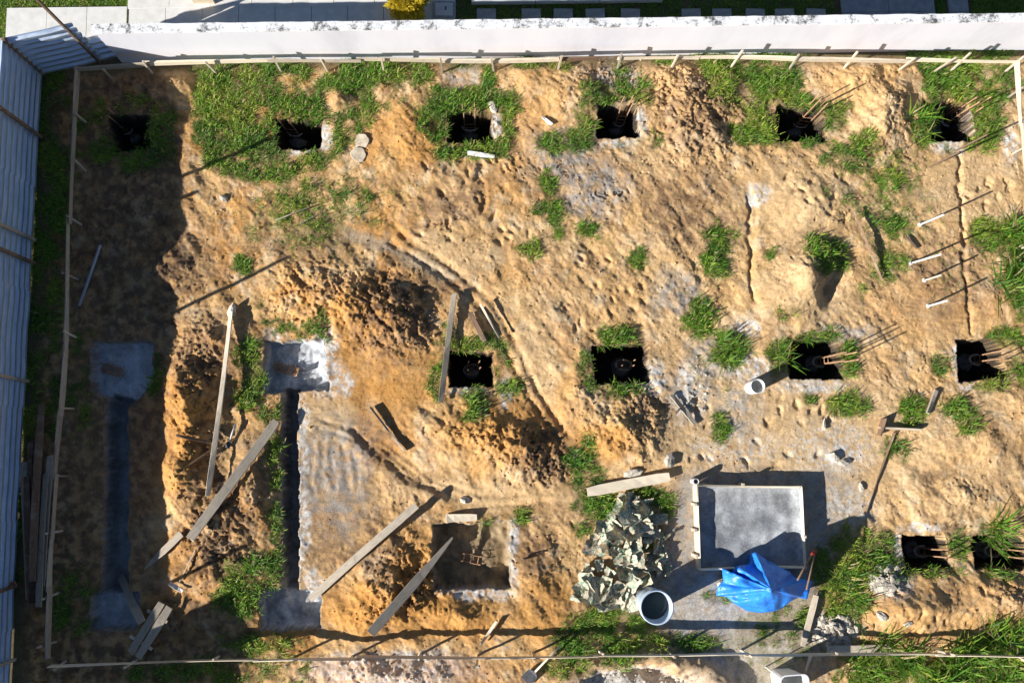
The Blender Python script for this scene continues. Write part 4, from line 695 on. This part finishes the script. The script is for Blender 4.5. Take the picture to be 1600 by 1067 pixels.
# ---------------------------------------------------------------- heap of empty cement sacks
def sack_mesh(seed):
    r = np.random.default_rng(seed); nx_, ny_ = 13, 9; u, v = np.meshgrid(np.linspace(-.5, .5, nx_), np.linspace(-.5, .5, ny_)); L, Wd = r.uniform(.5, .72), r.uniform(.32, .46)
    zz = np.zeros_like(u); x = u*L; y = v*Wd
    flatk = seed % 2 == 0; zz = zz+(.22*(u*math.cos(seed)+v*math.sin(seed))**2*2 if flatk else 0)
    for k in range(2 if flatk else 4):                             # sharp creases
        f = r.uniform(0, 6.28); o_ = r.uniform(-.22, .22); d = (u*math.cos(f)+v*math.sin(f)-o_); zz = zz+np.maximum(d, 0)*r.uniform(-.5, .55)
        x = x-np.maximum(d, 0)*r.uniform(0, .3)*math.cos(f)*L; y = y-np.maximum(d, 0)*r.uniform(0, .3)*math.sin(f)*Wd
    zz = zz+(.016 if flatk else .035)*fbm(u*5+seed*3.1, v*4, seed, 2, .6); x = x+.03*perlin(v*4, u*3+seed, seed+1); y = y+.03*perlin(u*4+9, v*3+seed, seed+2); zz = np.clip(zz-zz.mean(), -.12, .20)
    ii = np.arange(nx_*ny_).reshape(ny_, nx_); qd = np.stack([ii[:-1, :-1], ii[:-1, 1:], ii[1:, 1:], ii[1:, :-1]], -1).reshape(-1, 4)
    return np.stack([x, y, zz], -1).reshape(-1, 3), qd
heap = [[(1000, 780), (1010, 800), (985, 790), (1025, 822), (1000, 830), (1030, 845), (975, 815), (960, 790)]]
heap_poly = [(955, 778), (1010, 768), (1036, 815), (1040, 850), (1042, 905), (1020, 930), (985, 945), (945, 950), (905, 945), (898, 935), (905, 890), (920, 850), (935, 820)]
protos = [sack_mesh(500+i) for i in range(16)]; ns_ = 0; r = random.Random(5)
while ns_ < 118:
    x, y = r.uniform(895, 1045), r.uniform(766, 955); d = float(polyd(heap_poly, np.array([x]), np.array([y]))[0])
    if d < 2: continue
    dz = min(.28, d*.009)*r.uniform(.35, 1)+.03; p = PG(x, y, dz); V, qd = protos[ns_ % 16]; o = arrays_mesh('paper_sack', V, qd, np.zeros((0, 3), int), MSACK, None, False) if ns_ < 16 else bpy.data.objects.new('paper_sack', o_list[ns_ % 16])
    if ns_ == 0: o_list = []
    if ns_ < 16: o_list.append(o.data)
    else: COL.objects.link(o)
    o.location = p; o.rotation_euler = (r.uniform(-.4, .4), r.uniform(-.4, .4), r.uniform(0, 6.28)); k = r.uniform(.55, .92) if ns_ % 2 == 0 else r.uniform(.32, .55); o.scale = (k, k, k)
    tag(o, 'crumpled empty cement sack of cream and green paper in the heap', 'sack', 'empty sacks heaped beside the trough'); ns_ += 1

# ---------------------------------------------------------------- grass and weeds
def blades(bx, by, bz, az, ln, wd_, bend, colr, lift=.75):
    n = len(bx); dx, dy = np.cos(az), np.sin(az); sx, sy = -dy*wd_/2, dx*wd_/2; V = np.empty((n, 7, 3))
    for k, (f, wf) in enumerate(((0, .7), (.45, 1.), (.8, .6))):
        ho = ln*(f*np.cos(lift)*(.6)+bend*f*f*.55); zz = ln*(f*np.sin(lift)-bend*f*f*.45)
        V[:, 2*k, 0] = bx+dx*ho-sx*wf; V[:, 2*k, 1] = by+dy*ho-sy*wf; V[:, 2*k, 2] = bz+zz; V[:, 2*k+1, 0] = bx+dx*ho+sx*wf; V[:, 2*k+1, 1] = by+dy*ho+sy*wf; V[:, 2*k+1, 2] = bz+zz
    ho = ln*(np.cos(lift)*.6+bend*.55); V[:, 6, 0] = bx+dx*ho; V[:, 6, 1] = by+dy*ho; V[:, 6, 2] = bz+ln*(np.sin(lift)-bend*.45)
    i = np.arange(n)*7; q = np.concatenate([np.stack([i, i+1, i+3, i+2], -1), np.stack([i+2, i+3, i+5, i+4], -1)]); t_ = np.stack([i+4, i+5, i+6], -1)
    C = np.repeat(colr[:, None, :], 7, 1); C = np.concatenate([C, np.ones((n, 7, 1))], -1); return V.reshape(-1, 3), q, t_, C.reshape(-1, 4)
def tufts(tx, ty, tz, size, nb_, seed, hue=None, wide=.1, spread=.05):
    r = np.random.default_rng(seed); n = len(tx); k = nb_; ix = np.repeat(np.arange(n), k); m = n*k
    az = r.uniform(0, 2*np.pi, m); ln = size[ix]*r.uniform(.55, 1.15, m); off = spread*size[ix]/.2*np.sqrt(r.random(m)); oa = r.uniform(0, 2*np.pi, m)
    bx = tx[ix]+off*np.cos(oa); by = ty[ix]+off*np.sin(oa); bz = tz[ix]-.015
    lift = r.uniform(.5, 1.35, m); bend = r.uniform(.3, 1.1, m); w = wide*ln*r.uniform(.6, 1.3, m)
    h = (hue[ix] if hue is not None else 0)+r.normal(0, .16, m); h = np.clip(h, 0, 1)[:, None]
    c0, c1, c2 = np.array((.040, .125, .022)), np.array((.15, .31, .030)), np.array((.42, .45, .07)); c = np.where(h < .5, c0+(c1-c0)*h*2, c1+(c2-c1)*(h-.5)*2)
    dry = r.random(m) < .11; c[dry] = np.array((.38, .31, .15)); return blades(bx, by, bz, az, ln, w, bend, c, lift)
def sample(dens, n, seed, x0=-11, x1=14, y0=-5.6, y1=10.4):
    r = np.random.default_rng(seed); x = r.uniform(x0, x1, n); y = r.uniform(y0, y1, n); d = rast(dens, x, y); k = r.random(n) < d; return x[k], y[k], d[k]
def grow(name, x, y, d, size0, nb_, seed, wide=.1, spread=.06, huev=.45):
    hue = huev+.34*fbm(x*.8, y*.8, seed, 3)+.16*fbm(x*4, y*4, seed+3, 2); size = size0*(.4+.75*d)*(1+.35*fbm(x*1.5, y*1.5, seed+9, 2)); zt_ = hz(x, y); ok = zt_ > -.25
    V, q, t_, C = tufts(x[ok], y[ok], zt_[ok], size[ok], nb_, seed, hue[ok], wide, spread); o = arrays_mesh(name, V, q, t_, MLEAF, C, False); o['kind'] = 'stuff'; return o
insd = (gy > 77)
x, y, d = sample(gd**1.5*insd, 78000, 301); grow('grass', x, y, d, .165, 12, 302, .085, .13, .49)
# weeds creeping over bare sand: thin, sparse
sp = Z0()+.045; ell(sp, 490, 335, 120, 65, 0, .5, 1.0); ell(sp, 430, 480, 60, 30, 0, .5, .3); ell(sp, 900, 350, 60, 40, 0, .5, .3); ell(sp, 1390, 320, 75, 100, 0, .5, .9); ell(sp, 1470, 420, 60, 60, 0, .5, .4); ell(sp, 1500, 200, 60, 60, 0, .5, .3); ell(sp, 1120, 420, 60, 80, 0, .5, .3); ell(sp, 1120, 600, 50, 60, 0, .5, .4); ell(sp, 570, 290, 90, 50, 0, .5, .5); ell(sp, 1200, 1000, 110, 70, 0, .5, .5); ell(sp, 950, 400, 90, 50, 0, .5, .15); ell(sp, 1500, 300, 90, 50, 0, .5, .12); ell(sp, 350, 880, 80, 60, 0, .5, .1); ell(sp, 430, 1040, 60, 30, 0, .5, .4); ell(sp, 1440, 680, 60, 40, 0, .5, .15); ell(sp, 620, 330, 60, 40, 0, .5, .18)
sp *= (1-path*.8)*(1-smooth(.1, .5, pitmask))*insd*smooth(-.2, .5, fbm(gx/25, gy/25, 401, 3)+.2)
x, y, d = sample(sp, 56000, 311); grow('weeds', x, y, d, .15, 6, 312, .075, .08, .52)
# neighbour's lawn and verge behind the wall
def plan_zone(pts, n, seed):
    ax = [P(*p)[0] for p in pts]; ay = [P(*p)[1] for p in pts]; r = np.random.default_rng(seed); x = r.uniform(min(ax), max(ax), n); y = r.uniform(min(ay), max(ay), n); k = polyd(list(zip(ax, ay)), x, y) > 0; return x[k], y[k]
lv = []
for zone in ([(-120, -80), (200, -80), (200, 12), (10, 14), (8, 62), (-120, 62)], [(714, -80), (1305, -80), (1305, 64), (714, 64)], [(1520, -80), (1720, -80), (1720, 60), (1520, 60)], [(1465, -80), (1474, -80), (1474, 60), (1465, 60)], [(198, -10), (204, -10), (204, 60), (198, 60)]):
    x, y = plan_zone(zone, 6000, 7+len(lv)); lv.append((x, y))
x = np.concatenate([a for a, _ in lv]); y = np.concatenate([b_ for _, b_ in lv]); hue = .5+.2*fbm(x*1.2, y*1.2, 5, 3); s_, d_ = (x-A[0])*WDIR[0]+(y-A[1])*WDIR[1], 0
V, q, t_, C = tufts(x, y, np.full(len(x), -.05), np.full(len(x), .10), 11, 71, hue, .13, .09); o = arrays_mesh('lawn', V, q, t_, MLEAF, C, False); o['kind'] = 'stuff'
# crumbs and clods of earth
r = np.random.default_rng(91); nC = 70000; x = r.uniform(-10, 13.8, nC); y = r.uniform(-5.5, 9.4, nC); dn = rast(rough*.55+.06, x, y)*(1-rast(flat, x, y)*.7)*(1-rast(pitmask, x, y)); k = r.random(nC) < dn; x = x[k]; y = y[k]; nC = len(x)
sz = .009+.05*r.random(nC)**7*(.4+rast(rough, x, y)); zc = hz(x, y); O6 = np.array([(1, 0, 0), (0, 1, 0), (-1, 0, 0), (0, -1, 0), (0, 0, .8), (0, 0, -.8)], float); a_ = r.uniform(0, 6.28, nC); ca, sa = np.cos(a_), np.sin(a_)
V = O6[None]*sz[:, None, None]*r.uniform(.6, 1.3, (nC, 6, 1)); V = np.stack([V[..., 0]*ca[:, None]-V[..., 1]*sa[:, None]+x[:, None], V[..., 0]*sa[:, None]+V[..., 1]*ca[:, None]+y[:, None], V[..., 2]+(zc+sz*.3)[:, None]], -1)
T = np.array([(0, 1, 4), (1, 2, 4), (2, 3, 4), (3, 0, 4), (1, 0, 5), (2, 1, 5), (3, 2, 5), (0, 3, 5)]); T = (T[None]+6*np.arange(nC)[:, None, None]).reshape(-1, 3)
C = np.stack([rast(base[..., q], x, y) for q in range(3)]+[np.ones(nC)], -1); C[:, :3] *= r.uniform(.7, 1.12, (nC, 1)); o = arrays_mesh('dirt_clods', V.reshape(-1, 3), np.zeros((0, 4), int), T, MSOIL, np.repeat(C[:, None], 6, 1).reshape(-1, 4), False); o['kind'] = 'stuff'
# countable clumps: each a plant of its own
def clump(name, label, px, py, rad, size, nt_, nb_, seed, wide=.1, hue=.4, group=None, cat='weed clump', spread=.06):
    if cat == 'weed clump': rad *= .72; size *= .8; nt_ = max(8, int(nt_*.7)); wide *= .75; spread = .1
    r = np.random.default_rng(seed); a = r.uniform(0, 6.28, nt_); q = np.sqrt(r.random(nt_))*rad; c = PG(px, py); lob = r.normal(0, .55*rad, (4, 2)); li = r.integers(0, 4, nt_); q = q*(.45+.5*r.random(nt_)); x = c[0]+q*np.cos(a)+lob[li, 0]; y = c[1]+q*np.sin(a)+lob[li, 1]; z_ = np.maximum(hz(x, y), c[2]-.2)
    V, qd, t_, C = tufts(x, y, z_, size*r.uniform(.45, 1.15, nt_), nb_, seed, np.full(nt_, hue+.08)+r.normal(0, .14, nt_), wide, spread); o = arrays_mesh(name, V-c, qd, t_, MLEAF, C, False); o.location = c; tag(o, label, cat, group)
gw = 'isolated weed clumps on the sand'
for k, (x, y, rad, size, nt_, lab) in enumerate([(380, 411, .2, .26, 22, 'small round weed clump left of the big earth mound'), (745, 632, .26, .3, 28, 'weed clump hanging below the black pit near the middle'), (790, 609, .2, .26, 20, 'weed clump at the lower right rim of the middle black pit'), (861, 284, .22, .28, 24, 'oval green weed clump on sand between upper pits and path'), (862, 330, .22, .26, 24, 'weed clump just under the oval green clump'), (1122, 380, .3, .3, 34, 'tall weed clump beside the pale wheel ridge, upper half'), (1112, 418, .28, .28, 30, 'weed clump joined below the tall one beside the wheel ridge'), (1088, 497, .36, .32, 44, 'dense weed clump left of the lime splash'), (1290, 398, .38, .32, 46, 'round weed clump on the crest of the sand heap'), (1154, 212, .22, .24, 24, 'small weed clump at the lower left of the right grass block'), (1424, 640, .36, .26, 50, 'square bright weed patch inside the formwork boards'), (1501, 645, .34, .26, 46, 'bright weed patch right of the formwork boards'), (1318, 632, .36, .26, 44, 'low leafy weed clump under the pit beside the white pipe'), (1205, 400, .14, .2, 12, 'tiny weed clump right of the wheel ridge'), (1128, 668, .22, .22, 18, 'thin weed clump on trodden ground left of the trough'), (1225, 490, .18, .18, 14, 'sparse greyish weed clump below the sand heap'), (922, 358, .18, .22, 14, 'small weed clump on the grey patch of sand'), (990, 412, .2, .2, 16, 'straggly weed clump in the middle of the sand')]):
    clump('weed_clump', lab, x, y, rad, size, nt_, 16, 700+k, .12, .42, gw)
for k, (x, y, rad, size, nt_, lab, w) in enumerate([(1138, 548, .34, .55, 16, 'long bladed grass clump above the white pipe', .045), (1222, 556, .2, .5, 10, 'long grass clump at the left rim of the pit beside the pipe', .045), (1584, 372, .3, .75, 14, 'tall reed like grass clump at the right edge, upper', .05), (1588, 432, .3, .7, 14, 'tall reed like grass clump at the right edge, lower', .05), (1556, 838, .16, .7, 9, 'reeds bending over the lower right pit', .05), (1375, 1010, .14, .75, 7, 'thin wispy reeds on the rubble at the bottom', .035), (1420, 1030, .26, .75, 14, 'reed clump beside the bottom string on the right', .045), (1500, 1050, .4, .85, 22, 'broad reed clump at the bottom edge right of centre', .045), (1575, 1030, .36, .9, 20, 'reed clump in the bottom right corner', .045), (1545, 995, .3, .7, 12, 'sparse reeds on the sand heap shadow at lower right', .04), (1440, 195, .28, .5, 18, 'long grass clump left of the top right pit', .05), (1318, 920, .4, .5, 22, 'long bladed grass clump between tarpaulin and rubble', .05), (1335, 1052, .3, .6, 14, 'reeds beside the white tub at the bottom', .045), (1470, 1064, .4, .8, 18, 'reeds cut by the bottom edge near the middle right', .045)]):
    clump('reed_clump', lab, x, y, rad, size, nt_, 15, 800+k, w, .36, 'clumps of long grass', 'grass clump', .05)
# yellow ornamental shrub behind the wall
s, d = W(640, 16); c = A+WDIR*s+WN*(d-.1); sh = thing('shrub', 'rounded golden yellow shrub on the paving behind the wall', 'shrub', (c[0], c[1], .05)); m = MB()
for k in range(5): m.tube([(0, 0, 0), (.1*math.cos(k*1.3), .1*math.sin(k*1.3), .25), (.22*math.cos(k*1.3), .22*math.sin(k*1.3), .5)], [.025, .018, .008], 6)
m.build('stem', WDARK, sh); r = np.random.default_rng(3); n = 2600; th = r.uniform(0, 6.28, n); cz = r.uniform(-1, 1, n); rr_ = .40*r.uniform(.55, 1.05, n)*(1+.18*np.sin(th*4+cz*3)); q = np.sqrt(1-cz*cz); bx, by, bz = rr_*q*np.cos(th), rr_*q*np.sin(th), .48+rr_*cz*.95
c0, c1 = np.array((.42, .30, .02)), np.array((.78, .62, .05)); f = r.random((n, 1)); V, qd, t_, C = blades(bx, by, bz, th+r.normal(0, .6, n), r.uniform(.07, .14, n), r.uniform(.03, .055, n), r.uniform(.1, .9, n), c0+(c1-c0)*f, np.clip(cz*.9, -.6, 1.2)); o = arrays_mesh('foliage', V, qd, t_, MLEAF, C, False); o.parent = sh
